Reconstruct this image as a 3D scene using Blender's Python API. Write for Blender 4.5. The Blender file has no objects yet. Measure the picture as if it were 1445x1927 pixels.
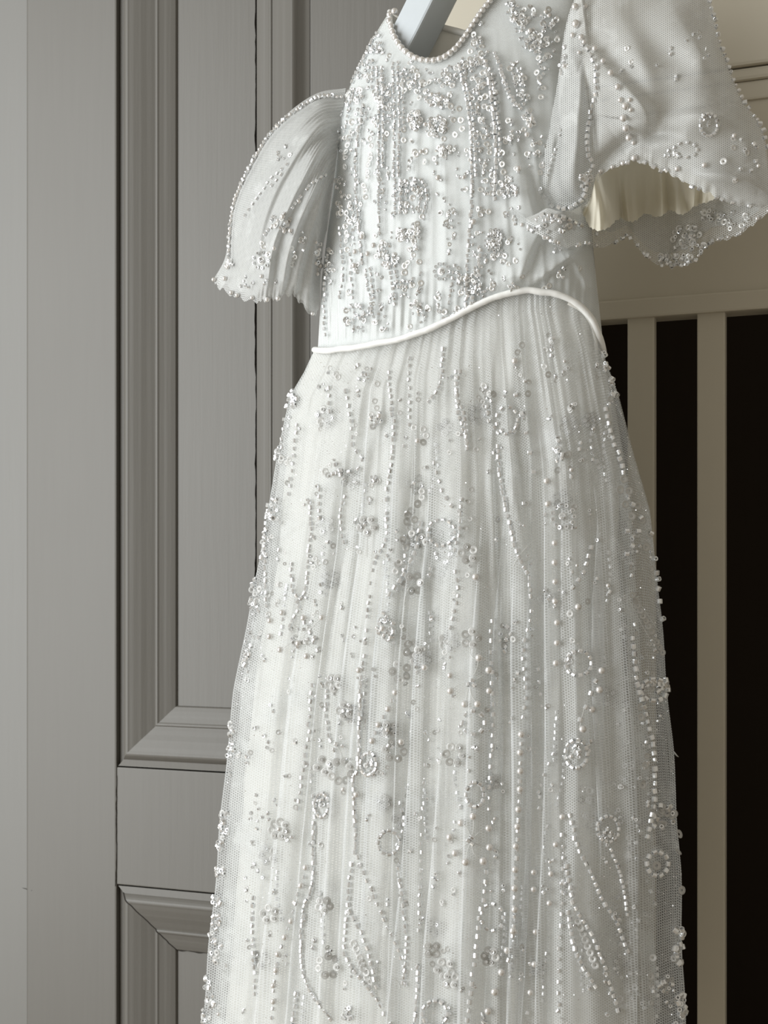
import bpy, math, random
import numpy as np
from mathutils import Vector, Matrix
from mathutils.bvhtree import BVHTree

random.seed(7)
RNG = np.random.default_rng(7)
SC = bpy.context.scene
COL = SC.collection

# ------------------------------------------------------------------ camera, world, lights, exposure
FPX, CX, HY = 2670.0, 722.5, 1100.0          # focal length, principal column, horizon row (1445 x 1927 frame)
TH = math.radians(22.0)
RV = np.array([math.cos(TH), math.sin(TH), 0.0])
FV = np.array([-math.sin(TH), math.cos(TH), 0.0])
ZV = np.array([0.0, 0.0, 1.0])
CAM = np.array([0.0, 0.0, 0.98])
cd = bpy.data.cameras.new('camera')
cam = bpy.data.objects.new('camera', cd)
COL.objects.link(cam)
cam.location = CAM
cam.rotation_euler = (math.pi / 2, 0, TH)
cd.sensor_fit = 'VERTICAL'
cd.sensor_height = 24.0
cd.lens = 24.0 * FPX / 1927.0
cd.shift_y = (HY - 963.5) / 1927.0
cd.clip_start = 0.02
cd.dof.use_dof = True
cd.dof.focus_distance = 1.19
cd.dof.aperture_fstop = 13.0
SC.camera = cam

world = bpy.data.worlds.new('room_light')
SC.world = world
world.use_nodes = True
world.node_tree.nodes['Background'].inputs[0].default_value = (1.0, 0.92, 0.78, 1)
world.node_tree.nodes['Background'].inputs[1].default_value = 0.40


def area(name, r, w, h, size, size_y, power, color, target):
    d = bpy.data.lights.new(name, 'AREA')
    d.shape = 'RECTANGLE'
    d.size, d.size_y = size, size_y
    d.energy = power
    d.color = color
    o = bpy.data.objects.new(name, d)
    COL.objects.link(o)
    p = CAM + r * RV + w * FV + h * ZV
    t = CAM + target[0] * RV + target[1] * FV + target[2] * ZV
    o.location = p
    o.rotation_euler = Vector(t - p).to_track_quat('-Z', 'Y').to_euler()
    return o


# daylight from the tall window to the left of the wardrobe
area('window_daylight', -1.66, 0.66, 0.26, 1.0, 2.15, 53.0, (0.95, 0.985, 1.0), (0.0, 1.3, 0.0))

SC.view_settings.view_transform = 'Standard'
SC.view_settings.look = 'None'
SC.view_settings.gamma = 1.0
SC.view_settings.use_curve_mapping = False
SC.view_settings.exposure = 0.0
SC.cycles.transparent_max_bounces = 20


# ------------------------------------------------------------------ projection helpers
def un(px, py, w):
    px, py, w = np.broadcast_arrays(np.asarray(px, float), np.asarray(py, float), np.asarray(w, float))
    r = (px - CX) / FPX * w
    h = -(py - HY) / FPX * w
    return CAM + r[..., None] * RV + w[..., None] * FV + h[..., None] * ZV


D0, R0, KD = 1.21, 0.067, -0.45


def dw(px):                                   # depth of the hanging dress's middle plane
    return (D0 - KD * R0) / (1 - KD * (np.asarray(px, float) - CX) / FPX)


def plane_y(extra):                           # Y of a wall plane that passes `extra` behind the dress centre
    w = D0 + extra
    return ((870 - CX) / FPX * w) * math.sin(TH) + w * math.cos(TH)


def on_plane(px, py, Y):
    d = RV * (px - CX) / FPX + FV - ZV * (py - HY) / FPX
    return CAM + d * (Y / d[1])


# ------------------------------------------------------------------ materials
def newmat(name):
    m = bpy.data.materials.new(name)
    m.use_nodes = True
    nt = m.node_tree
    for n in list(nt.nodes):
        nt.nodes.remove(n)
    out = nt.nodes.new('ShaderNodeOutputMaterial')
    return m, nt, out


def N(nt, kind, **kw):
    n = nt.nodes.new(kind)
    for k, v in kw.items():
        if k.startswith('i_'):
            key = k[2:].replace('_', ' ')
            n.inputs[key].default_value = v
        else:
            setattr(n, k, v)
    return n


def math_node(nt, op, a, b=None, c=None):
    n = nt.nodes.new('ShaderNodeMath')
    n.operation = op
    for i, x in enumerate((a, b, c)):
        if x is None:
            continue
        if isinstance(x, (int, float)):
            n.inputs[i].default_value = x
        else:
            nt.links.new(x, n.inputs[i])
    return n.outputs[0]


def paint(name, c1, c2, rough, streak=(60, 60, 3), bump=0.15, dirt=None):
    m, nt, out = newmat(name)
    tc = N(nt, 'ShaderNodeTexCoord')
    mp = N(nt, 'ShaderNodeMapping')
    mp.inputs['Scale'].default_value = streak
    nt.links.new(tc.outputs['Object'], mp.inputs[0])
    n1 = N(nt, 'ShaderNodeTexNoise', i_Scale=2.2, i_Detail=4.0, i_Roughness=0.6)
    nt.links.new(mp.outputs[0], n1.inputs['Vector'])
    n2 = N(nt, 'ShaderNodeTexNoise', i_Scale=7.0, i_Detail=3.0)
    nt.links.new(tc.outputs['Object'], n2.inputs['Vector'])
    mx = N(nt, 'ShaderNodeMixRGB')
    mx.inputs[1].default_value = (*c1, 1)
    mx.inputs[2].default_value = (*c2, 1)
    f = math_node(nt, 'MULTIPLY_ADD', n1.outputs[0], 0.5, math_node(nt, 'MULTIPLY', n2.outputs[0], 0.5))
    nt.links.new(f, mx.inputs[0])
    b = N(nt, 'ShaderNodeBsdfPrincipled')
    b.inputs['Roughness'].default_value = rough
    nt.links.new(mx.outputs[0], b.inputs['Base Color'])
    bp = N(nt, 'ShaderNodeBump', i_Strength=bump, i_Distance=0.0015)
    nt.links.new(n1.outputs[0], bp.inputs['Height'])
    nt.links.new(bp.outputs[0], b.inputs['Normal'])
    nt.links.new(b.outputs[0], out.inputs[0])
    return m


M_DOOR = paint('grey_door_paint', (0.110, 0.1025, 0.090), (0.131, 0.1235, 0.110), 0.5)
M_TRIM = paint('grey_trim_paint', (0.146, 0.141, 0.130), (0.162, 0.157, 0.145), 0.5)
M_CREAM = paint('cream_paint', (0.52, 0.48, 0.395), (0.55, 0.51, 0.42), 0.5, streak=(8, 8, 8), bump=0.06)
M_DARK = paint('slat_gap_shade', (0.028, 0.018, 0.009), (0.040, 0.026, 0.014), 0.8, streak=(30, 30, 2))  # near-black colour paints in the shade seen between the slats
M_CRACK = paint('crack_grime', (0.025, 0.021, 0.017), (0.04, 0.034, 0.028), 0.9)
M_GRIME = paint('groove_grime', (0.055, 0.046, 0.037), (0.10, 0.086, 0.070), 0.9, streak=(50, 50, 9))
M_HANGER = paint('grey_blue_lacquer', (0.50, 0.54, 0.57), (0.56, 0.60, 0.63), 0.38, streak=(40, 40, 40), bump=0.05)
M_FLOOR = paint('oak_boards', (0.30, 0.25, 0.19), (0.38, 0.32, 0.25), 0.5, streak=(3, 40, 3))


def principled(name, color, rough, metallic=0.0, coat=0.0, sheen=0.0, transl=0.0, spec=0.5, noise_bump=None, alpha=None):
    m, nt, out = newmat(name)
    b = N(nt, 'ShaderNodeBsdfPrincipled')
    b.inputs['Base Color'].default_value = (*color, 1)
    b.inputs['Roughness'].default_value = rough
    b.inputs['Metallic'].default_value = metallic
    b.inputs['Coat Weight'].default_value = coat
    b.inputs['Coat Roughness'].default_value = 0.06
    b.inputs['Sheen Weight'].default_value = sheen
    b.inputs['Specular IOR Level'].default_value = spec
    last = b.outputs[0]
    if noise_bump:
        tc = N(nt, 'ShaderNodeTexCoord')
        n = N(nt, 'ShaderNodeTexNoise', i_Scale=noise_bump[0], i_Detail=3.0)
        nt.links.new(tc.outputs['Object'], n.inputs['Vector'])
        bp = N(nt, 'ShaderNodeBump', i_Strength=noise_bump[1], i_Distance=0.001)
        nt.links.new(n.outputs[0], bp.inputs['Height'])
        nt.links.new(bp.outputs[0], b.inputs['Normal'])
    if transl:
        t = N(nt, 'ShaderNodeBsdfTranslucent')
        t.inputs[0].default_value = (*color, 1)
        mx = N(nt, 'ShaderNodeMixShader')
        mx.inputs[0].default_value = transl
        nt.links.new(last, mx.inputs[1])
        nt.links.new(t.outputs[0], mx.inputs[2])
        last = mx.outputs[0]
    if alpha is not None:
        t = N(nt, 'ShaderNodeBsdfTransparent')
        mx = N(nt, 'ShaderNodeMixShader')
        mx.inputs[0].default_value = alpha
        nt.links.new(t.outputs[0], mx.inputs[1])
        nt.links.new(last, mx.inputs[2])
        last = mx.outputs[0]
    nt.links.new(last, out.inputs[0])
    return m


M_SATIN = principled('ivory_satin', (0.80, 0.79, 0.75), 0.45, sheen=0.2, transl=0.15, noise_bump=(60, 0.1))
M_BODICE = principled('white_bodice_lining', (0.72, 0.735, 0.725), 0.5, sheen=0.1, noise_bump=(90, 0.25))
M_RUF = principled('warm_ivory_satin', (0.84, 0.80, 0.68), 0.42, sheen=0.2, transl=0.35)
M_PIPING = principled('white_satin_piping', (0.84, 0.84, 0.82), 0.32, sheen=0.1, noise_bump=(150, 0.2))
M_PEARL = principled('pearl_lustre', (0.79, 0.77, 0.75), 0.22, metallic=0.55, coat=0.8)
M_BEAD = principled('silver_lined_glass', (0.82, 0.83, 0.84), 0.17, metallic=0.68, coat=0.5)
M_SEQUIN = principled('clear_white_sequin', (0.88, 0.88, 0.86), 0.2, metallic=0.3, coat=0.7, alpha=0.88)
def clear_sequin():
    m, nt, out = newmat('clear_plastic_sequin')
    g = N(nt, 'ShaderNodeBsdfPrincipled')
    g.inputs['Base Color'].default_value = (0.74, 0.735, 0.72, 1)
    g.inputs['Roughness'].default_value = 0.18
    g.inputs['Coat Weight'].default_value = 0.6
    t = N(nt, 'ShaderNodeBsdfTransparent')
    t.inputs[0].default_value = (0.90, 0.90, 0.89, 1)
    mx = N(nt, 'ShaderNodeMixShader')
    mx.inputs[0].default_value = 0.5
    nt.links.new(t.outputs[0], mx.inputs[1])
    nt.links.new(g.outputs[0], mx.inputs[2])
    nt.links.new(mx.outputs[0], out.inputs[0])
    return m


M_SEQC = clear_sequin()
M_GLITTER = principled('silver_glitter', (0.95, 0.95, 0.95), 0.12, metallic=0.85)
M_THREAD = principled('white_thread', (0.72, 0.72, 0.70), 0.6)
M_METAL = principled('brushed_steel', (0.7, 0.7, 0.7), 0.3, metallic=1.0)


def tulle(name, color, pitch, thread, haze, blot=0.25, blot_scale=26.0, transl=0.35):
    """honeycomb net: three cosines at 60 degrees in fabric space (UV in metres)"""
    m, nt, out = newmat(name)
    uv = N(nt, 'ShaderNodeUVMap')
    sp = N(nt, 'ShaderNodeSeparateXYZ')
    nt.links.new(uv.outputs[0], sp.inputs[0])
    k = 2 * math.pi / (pitch * math.sqrt(3) / 2)
    a = math_node(nt, 'MULTIPLY', sp.outputs[0], k)
    b = math_node(nt, 'MULTIPLY', sp.outputs[1], k)
    ha = math_node(nt, 'MULTIPLY', a, -0.5)
    c1 = math_node(nt, 'COSINE', a)
    c2 = math_node(nt, 'COSINE', math_node(nt, 'MULTIPLY_ADD', b, math.sqrt(3) / 2, ha))
    c3 = math_node(nt, 'COSINE', math_node(nt, 'MULTIPLY_ADD', b, -math.sqrt(3) / 2, ha))
    s = math_node(nt, 'ADD', math_node(nt, 'ADD', c1, c2), c3)
    mr = N(nt, 'ShaderNodeMapRange')
    mr.interpolation_type = 'SMOOTHSTEP'
    mr.inputs['From Min'].default_value = -0.75
    mr.inputs['From Max'].default_value = 0.55
    mr.inputs['To Min'].default_value = thread
    mr.inputs['To Max'].default_value = haze
    nt.links.new(s, mr.inputs[0])
    ns = N(nt, 'ShaderNodeTexNoise', i_Scale=blot_scale, i_Detail=5.0, i_Roughness=0.65)
    nt.links.new(uv.outputs[0], ns.inputs['Vector'])
    bl = N(nt, 'ShaderNodeMapRange')
    bl.interpolation_type = 'SMOOTHSTEP'
    bl.inputs['From Min'].default_value = 0.52
    bl.inputs['From Max'].default_value = 0.66
    bl.inputs['To Max'].default_value = blot
    nt.links.new(ns.outputs[0], bl.inputs[0])
    al = math_node(nt, 'ADD', mr.outputs[0], bl.outputs[0])
    al = math_node(nt, 'MINIMUM', al, 0.97)
    d = N(nt, 'ShaderNodeBsdfPrincipled')
    d.inputs['Base Color'].default_value = (*color, 1)
    d.inputs['Roughness'].default_value = 0.5
    d.inputs['Sheen Weight'].default_value = 0.15
    t = N(nt, 'ShaderNodeBsdfTranslucent')
    t.inputs[0].default_value = (*color, 1)
    mx = N(nt, 'ShaderNodeMixShader')
    mx.inputs[0].default_value = transl
    nt.links.new(d.outputs[0], mx.inputs[1])
    nt.links.new(t.outputs[0], mx.inputs[2])
    tr = N(nt, 'ShaderNodeBsdfTransparent')
    m2 = N(nt, 'ShaderNodeMixShader')
    nt.links.new(al, m2.inputs[0])
    nt.links.new(tr.outputs[0], m2.inputs[1])
    nt.links.new(mx.outputs[0], m2.inputs[2])
    nt.links.new(m2.outputs[0], out.inputs[0])
    return m


M_NET = tulle('white_tulle_net', (0.81, 0.825, 0.83), 0.0023, 0.62, 0.10, 0.22, transl=0.5)
M_NET2 = tulle('embroidered_inner_tulle', (0.80, 0.81, 0.80), 0.0021, 0.60, 0.12, 0.55, 18.0, transl=0.5)
M_NETB = tulle('bodice_tulle', (0.74, 0.76, 0.76), 0.0015, 0.60, 0.14, 0.1)
M_NETS = tulle('sleeve_tulle', (0.78, 0.79, 0.785), 0.0019, 0.72, 0.12, 0.2, transl=0.25)
M_NETI = tulle('sleeve_inner_organza', (0.56, 0.565, 0.55), 0.0016, 0.86, 0.50, 0.10, transl=0.25)


# ------------------------------------------------------------------ mesh helpers
def link(name, me, mat=None, parent=None, loc=(0, 0, 0)):
    o = bpy.data.objects.new(name, me)
    COL.objects.link(o)
    o.location = loc
    if mat is not None and me is not None and not me.materials:
        me.materials.append(mat)
    if parent is not None:
        o.parent = parent
    return o


def mesh_np(name, verts, faces, smooth=True, uvs=None):
    me = bpy.data.meshes.new(name)
    verts = np.asarray(verts, np.float32).reshape(-1, 3)
    faces = np.asarray(faces, np.int32)
    n = faces.shape[1]
    me.vertices.add(len(verts))
    me.vertices.foreach_set('co', verts.ravel())
    me.loops.add(faces.size)
    me.loops.foreach_set('vertex_index', faces.ravel())
    me.polygons.add(len(faces))
    me.polygons.foreach_set('loop_start', np.arange(0, faces.size, n, dtype=np.int32))
    me.polygons.foreach_set('loop_total', np.full(len(faces), n, np.int32))
    me.polygons.foreach_set('use_smooth', np.full(len(faces), smooth, bool))
    if uvs is not None:
        ul = me.uv_layers.new(name='UVMap')
        ul.data.foreach_set('uv', np.asarray(uvs, np.float32)[faces.ravel()].ravel())
    me.update(calc_edges=True)
    return me


def grid_faces(ny, nx, wrap=False):
    j = np.arange(ny - 1)[:, None]
    i = np.arange(nx if wrap else nx - 1)[None, :]
    i2 = (i + 1) % nx
    f = np.stack([j * nx + i, j * nx + i2, (j + 1) * nx + i2, (j + 1) * nx + i], -1)
    return f.reshape(-1, 4)


def poly_mesh(name, verts, faces, smooth=False):
    me = bpy.data.meshes.new(name)
    me.from_pydata([tuple(v) for v in verts], [], faces)
    me.update()
    if smooth:
        for p in me.polygons:
            p.use_smooth = True
    return me


def box_mesh(name, lo, hi, bevel=0.0015, seg=2):
    import bmesh
    bm = bmesh.new()
    bmesh.ops.create_cube(bm, size=1)
    for v in bm.verts:
        for k in range(3):
            v.co[k] = lo[k] if v.co[k] < 0 else hi[k]
    if bevel:
        bmesh.ops.bevel(bm, geom=bm.edges[:], offset=bevel, segments=seg, affect='EDGES', profile=0.6)
    bmesh.ops.recalc_face_normals(bm, faces=bm.faces[:])
    me = bpy.data.meshes.new(name)
    bm.to_mesh(me)
    bm.free()
    return me


def tube_np(path, rad, seg=8):
    path = np.asarray(path, float)
    n = len(path)
    t = np.gradient(path, axis=0)
    t /= np.linalg.norm(t, axis=1)[:, None] + 1e-12
    ref = np.array([0.3, 0.2, 0.93])
    a = np.cross(t, ref)
    a /= np.linalg.norm(a, axis=1)[:, None] + 1e-12
    b = np.cross(t, a)
    rad = np.broadcast_to(np.asarray(rad, float), (n,))
    ang = np.linspace(0, 2 * np.pi, seg, endpoint=False)
    v = path[:, None, :] + rad[:, None, None] * (np.cos(ang)[None, :, None] * a[:, None, :] + np.sin(ang)[None, :, None] * b[:, None, :])
    return v.reshape(-1, 3), grid_faces(n, seg, wrap=True)


def resample(pts, n, smooth=True):
    """smooth arc-length resampling of a polyline of any dimension"""
    p = np.asarray(pts, float)
    if smooth and len(p) > 2:
        q = np.vstack([2 * p[0] - p[1], p, 2 * p[-1] - p[-2]])
        out = []
        for i in range(1, len(q) - 2):
            t = np.linspace(0, 1, 24, endpoint=False)[:, None]
            p0, p1, p2, p3 = q[i - 1], q[i], q[i + 1], q[i + 2]
            out.append(0.5 * ((2 * p1) + (-p0 + p2) * t + (2 * p0 - 5 * p1 + 4 * p2 - p3) * t ** 2 + (-p0 + 3 * p1 - 3 * p2 + p3) * t ** 3))
        p = np.vstack(out + [p[-1:]])
    d = np.r_[0, np.cumsum(np.linalg.norm(np.diff(p, axis=0), axis=1))]
    s = np.linspace(0, d[-1], n)
    return np.stack([np.interp(s, d, p[:, k]) for k in range(p.shape[1])], -1)


def poly_dist(px, py, pts):
    """signed side and distance (pixels) to a polyline, and position along it 0..1"""
    pts = np.asarray(pts, float)
    best = np.full(px.shape, 1e9)
    side = np.zeros(px.shape)
    pos = np.zeros(px.shape)
    L = np.r_[0, np.cumsum(np.linalg.norm(np.diff(pts, axis=0), axis=1))]
    for i in range(len(pts) - 1):
        a, b = pts[i], pts[i + 1]
        ab = b - a
        l2 = (ab ** 2).sum()
        t = np.clip(((px - a[0]) * ab[0] + (py - a[1]) * ab[1]) / l2, 0, 1)
        dx, dy = px - a[0] - t * ab[0], py - a[1] - t * ab[1]
        d = np.hypot(dx, dy)
        m = d < best
        best = np.where(m, d, best)
        side = np.where(m, np.sign(ab[1] * dx - ab[0] * dy), side)
        pos = np.where(m, (L[i] + t * (L[i + 1] - L[i])) / L[-1], pos)
    return best, side, pos


def ridge(px, py, pts, width, amp, skew=0.5, caps=False):
    d, s, pos = poly_dist(px, py, pts)
    w = np.where(s > 0, width * skew, width * (2 - skew)) if skew else width
    fade = np.clip(pos * 5, 0.15, 1) * np.clip((1 - pos) * 8 + 0.2, 0, 1)
    if caps:
        fade = np.sin(np.pi * np.clip(pos, 0, 1)) ** 0.8
    return amp * np.exp(-(d / w) ** 2) * fade


def vnoise(x, freq, seed):
    """smooth 1-D noise"""
    r = np.random.default_rng(seed)
    tab = r.uniform(-1, 1, 512)
    x = np.asarray(x, float) * freq
    i = np.floor(x).astype(int)
    f = x - i
    f = f * f * (3 - 2 * f)
    return tab[i % 512] * (1 - f) + tab[(i + 1) % 512] * f


# ------------------------------------------------------------------ the panelled door on the left
YD = plane_y(0.285)


def dx(px):                                   # door plane pixel column -> X
    return on_plane(px, HY, YD)[0]


def dz(px, py):
    return on_plane(px, py, YD)[2]


door = link('door_1', None)
door['kind'] = 'structure'
door['label'] = 'grey painted panelled door behind the left sleeve'
XL, XR = dx(219), dx(583)
XS0, XS1 = dx(50), dx(800)
ZT = 2.02
Z_UP = dz(260, 1446)                          # lower edge of the upper panel opening
Z_LO = dz(260, 1668)                          # upper edge of the lower panel opening
ZB_LO = 0.22
TH_D = 0.036
link('stile', box_mesh('stile', (XS0, YD, 0.01), (XL, YD + TH_D, ZT + 0.1), 0.0022), M_DOOR, door)
link('stile.001', box_mesh('stile', (XR, YD, 0.01), (XS1, YD + TH_D, ZT + 0.1), 0.0015), M_DOOR, door)
link('rail', box_mesh('rail', (XL + 0.0002, YD + 0.0006, Z_LO), (XR - 0.0006, YD + TH_D, Z_UP), 0.0012), M_DOOR, door)
link('rail.001', box_mesh('rail', (XL + 0.0002, YD + 0.0006, ZT), (XR - 0.0006, YD + TH_D, ZT + 0.1), 0.0012), M_DOOR, door)
link('rail.002', box_mesh('rail', (XL + 0.0002, YD + 0.0006, 0.01), (XR - 0.0006, YD + TH_D, ZB_LO), 0.0012), M_DOOR, door)
# moulding profile: distance in from the opening's edge, height towards the room (metres)
PROF = [(0.0006, -0.0066), (0.0062, -0.0074), (0.0066, -0.0074), (0.0067, -0.0018), (0.0082, 0.0008), (0.0098, 0.0030), (0.0114, 0.0047), (0.0128, 0.0054),
        (0.0140, 0.0054), (0.0154, 0.0046), (0.0190, 0.0033), (0.0235, 0.0011), (0.0255, 0.0002), (0.0300, -0.0024), (0.0340, -0.0044), (0.0372, -0.0062),
        (0.0377, -0.0054), (0.0386, -0.0048), (0.0397, -0.0050), (0.0408, -0.0062), (0.0450, -0.0082), (0.0470, -0.0089), (0.0510, -0.0107), (0.0545, -0.0126),
        (0.0552, -0.0138), (0.0556, -0.0160)]
s_sc = (on_plane(335, HY, YD + 0.016)[0] - XL) / PROF[-1][0]
PROF = [(s * s_sc, p) for s, p in PROF]
# densify for smooth shading
PROF = resample(np.array(PROF), 90, smooth=False)


PROF_R = np.vstack([resample(np.array([(0.0, 0.0002), (0.005, 0.0018), (0.010, 0.0052), (0.0145, 0.0088), (0.0172, 0.0100), (0.0190, 0.0092), (0.0202, 0.0060)]), 30),
                    np.array([(s_, p_) for s_, p_ in PROF if s_ > 0.0215 * s_sc])])


def moulding(x0, x1, z0, z1):
    P = np.asarray(PROF)
    s, p = P[:, 0], P[:, 1]
    s2 = np.where(s < 0.0068 * s_sc, 0.0016, s)
    bars = {
        'left': (np.stack([x0 + s, YD - p, z0 + s], -1), np.stack([x0 + s, YD - p, z1 - s], -1)),
        'right': (np.stack([x1 - PROF_R[:, 0], YD - PROF_R[:, 1], z0 + PROF_R[:, 0]], -1), np.stack([x1 - PROF_R[:, 0], YD - PROF_R[:, 1], z1 - PROF_R[:, 0]], -1)),
        'bottom': (np.stack([x0 + s2, YD - p, z0 + s2], -1), np.stack([x1 - s2, YD - p, z0 + s2], -1)),
        'top': (np.stack([x0 + s2, YD - p, z1 - s2], -1), np.stack([x1 - s2, YD - p, z1 - s2], -1)),
    }
    for a, b in bars.values():
        n = len(a)
        me = mesh_np('moulding', np.vstack([a, b]), grid_faces(2, n), smooth=False)
        link('moulding', me, M_DOOR, door)
    return s[-1]


SM = moulding(XL, XR, Z_UP, ZT)
moulding(XL, XR, ZB_LO, Z_LO)
for z0, z1 in ((Z_UP, ZT), (ZB_LO, Z_LO)):
    # the panel's right edge has shrunk away from its moulding: a thin uneven gap
    ys = np.linspace(z0 + SM - 0.004, z1 - SM + 0.004, 160)
    xr = XR - SM - 0.0024 + 0.0007 * vnoise(ys, 60, 3) + 0.0005 * vnoise(ys, 190, 4)
    xl = np.full_like(ys, XL + SM - 0.003)
    v = np.stack([np.stack([xl, np.full_like(ys, YD + 0.0155), ys], -1), np.stack([xr, np.full_like(ys, YD + 0.0155), ys], -1),
                  np.stack([xr, np.full_like(ys, YD + 0.022), ys], -1)], 1)
    link('panel', mesh_np('panel', v.reshape(-1, 3), grid_faces(160, 3), smooth=False), M_DOOR, door)
link('backing', box_mesh('backing', (XL - 0.01, YD + 0.0225, 0.02), (XR + 0.01, YD + 0.034, ZT + 0.08), 0), M_GRIME, door)


def ribbon(name, pix, p_off, width, parent, jit=0.6, n=70, mat=None):
    """a fine open crack: a thin dark sliver sunk in the paint"""
    q = resample(np.array(pix, float), n, smooth=False)
    q[:, 0] += jit * vnoise(np.arange(n), 0.35, 11)
    q[:, 1] += jit * vnoise(np.arange(n), 0.35, 12)
    off = np.interp(np.linspace(0, 1, n), np.linspace(0, 1, len(p_off)), p_off)
    P = np.array([on_plane(a, b, YD - o) for (a, b), o in zip(q, off)])
    w = width * (0.65 + 0.5 * np.abs(vnoise(np.arange(n), 0.4, 13)))
    v, f = tube_np(P, w, 5)
    return link(name, mesh_np(name, v, f), mat or M_CRACK, parent)


ribbon('joint_crack', [(219.5, 1460), (218, 1540), (219, 1600), (217, 1668)], [0.0002, 0.0002], 0.00032, door)
# mitre crack, following the moulding's profile down the corner
Pn = np.asarray(PROF)
mit = np.stack([XL + Pn[:, 0], YD - Pn[:, 1] - 0.0002, Z_LO - Pn[:, 0]], -1)[1:]
mit[:, 0] += 0.0006 * vnoise(np.arange(len(mit)), 0.3, 5)
mv, mf = tube_np(mit, 0.0007, 5)
link('mitre_crack', mesh_np('mitre_crack', mv, mf), M_CRACK, door)
ez = np.linspace(XL + SM, XL + SM + 0.12, 40)
ev, ef = tube_np(np.stack([ez, np.full_like(ez, YD + 0.0154), Z_LO - SM + 0.0007 * vnoise(ez, 130, 6)], -1), 0.0008, 5)
link('mitre_crack.001', mesh_np('mitre_crack', ev, ef), M_CRACK, door)

# the casing at the far left: a shallow quarter-round board set just behind the door's face
XT0 = dx(-420)
x1t = XS0 - 0.0012
prof = [(XT0, 0.030), (XT0, 0.016), (x1t - 0.002, 0.0050), (x1t, 0.0060), (x1t, 0.030)]
tv = [(a_, YD + b_, z_) for z_ in (0.0, 2.3) for a_, b_ in prof]
k_ = len(prof)
tr = link('trim_1', poly_mesh('trim', tv, [(i, i + 1, i + 1 + k_, i + k_) for i in range(k_ - 1)]), M_TRIM)
tr['kind'] = 'structure'
tr['label'] = 'pale grey door casing at the left edge'

ribbon('paint_crack', [(24, 1668), (46, 1672), (60, 1676)], [-0.0065, -0.0055, 0.0002], 0.00035, tr)

# ------------------------------------------------------------------ cream slatted headboard on the right
YH = plane_y(0.165)


def hx(px):
    return on_plane(px, HY, YH)[0]


def hz(px, py):
    return on_plane(px, py, YH)[2]


HX0, HX1 = hx(800), hx(2350)
HZ_TOP = 1.78
hb = link('headboard', None, loc=(hx(1300), YH + 0.015, 0))
hb['label'] = 'cream painted headboard with upright slats behind the right sleeve'
hb['category'] = 'headboard'
LH = np.array(hb.location)


def hbox(name, lo, hi, bevel=0.0015):
    return link(name, box_mesh(name, np.array(lo) - LH, np.array(hi) - LH, bevel), M_CREAM, hb)


z_s = hz(1340, 590)                            # underside of the batten
z_b = hz(1340, 553)                            # upper edge of the batten
z_1 = hz(1440, 186)
z_2 = hz(1440, 150)
z_3 = hz(1440, 127)
hbox('panel', (HX0 + 0.05, YH, z_b - 0.004), (HX1 - 0.05, YH + 0.02, z_1 + 0.01), 0.0005)
hbox('batten', (HX0 + 0.002, YH - 0.006, z_s), (HX1 - 0.002, YH + 0.024, z_b), 0.002)
hbox('moulding', (HX0 + 0.002, YH - 0.003, z_1), (HX1 - 0.002, YH + 0.022, z_2), 0.002)
hbox('moulding.001', (HX0 + 0.002, YH - 0.007, z_2), (HX1 - 0.002, YH + 0.022, z_3), 0.003)
hbox('top_rail', (HX0 + 0.001, YH - 0.011, z_3 + 0.0008), (HX1 - 0.001, YH + 0.026, HZ_TOP), 0.003)
hbox('bottom_rail', (HX0 + 0.002, YH - 0.004, 0.10), (HX1 - 0.002, YH + 0.024, 0.19), 0.002)
hbox('post', (HX0, YH - 0.008, 0.0), (HX0 + 0.045, YH + 0.03, HZ_TOP - 0.001), 0.003)
hbox('post.001', (HX1 - 0.045, YH - 0.008, 0.0), (HX1, YH + 0.03, HZ_TOP - 0.001), 0.003)
sw = hx(1365) - hx(1312)
sp_ = hx(1312) - hx(1181)
for k in range(-3, 6):
    x = hx(1312) + k * sp_
    if x < HX0 + 0.05 or x + sw > HX1 - 0.05:
        continue
    hbox('slat', (x, YH - 0.002, 0.188), (x + sw, YH + 0.009, z_s + 0.002), 0.0016)

# dark box added behind the slats; side walls and ceiling keep world light out
XO0, XO1 = XS1 + 0.001, HX1 + 1.2
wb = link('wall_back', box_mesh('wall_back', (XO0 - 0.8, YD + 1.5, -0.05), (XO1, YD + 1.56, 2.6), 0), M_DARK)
wr = link('shade_wall_right', box_mesh('shade_wall_right', (XO1, YH + 0.2, -0.05), (XO1 + 0.05, YD + 1.56, 2.6), 0), M_DARK)
wl = link('shade_wall_left', box_mesh('shade_wall_left', (XO0 - 0.85, YD + 0.06, -0.05), (XO0 - 0.8, YD + 1.56, 2.6), 0), M_DARK)
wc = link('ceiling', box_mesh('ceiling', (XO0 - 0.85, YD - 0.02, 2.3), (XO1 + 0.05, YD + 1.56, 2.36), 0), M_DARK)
fl = link('floor', box_mesh('floor', (-3.2, -1.6, -0.06), (XO1 + 0.05, YD + 1.56, 0.0), 0), M_FLOOR)
for o, l in ((wb, 'back wall behind the slats, coloured near-black for the shade there'), (wr, 'unseen side wall added to keep light out behind the slats'),
             (wl, 'unseen inner wall added to keep light out behind the slats'), (wc, 'unseen ceiling added to keep light out behind the slats'), (fl, 'brown oak floor')):
    o['kind'] = 'structure'
    o['label'] = l

# ------------------------------------------------------------------ the dress
ROOT = un(870, 2150, D0)
dress = link('dress', None, loc=ROOT)
dress['label'] = 'white beaded tulle gown with puff sleeves on the grey hanger'
dress['category'] = 'dress'


def cloth(name, P, uv, mat, parent=dress, wrap=False):
    ny, nx = P.shape[:2]
    me = mesh_np(name, (P - ROOT).reshape(-1, 3), grid_faces(ny, nx, wrap), True, uv.reshape(-1, 2))
    return link(name, me, mat, parent)


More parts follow.
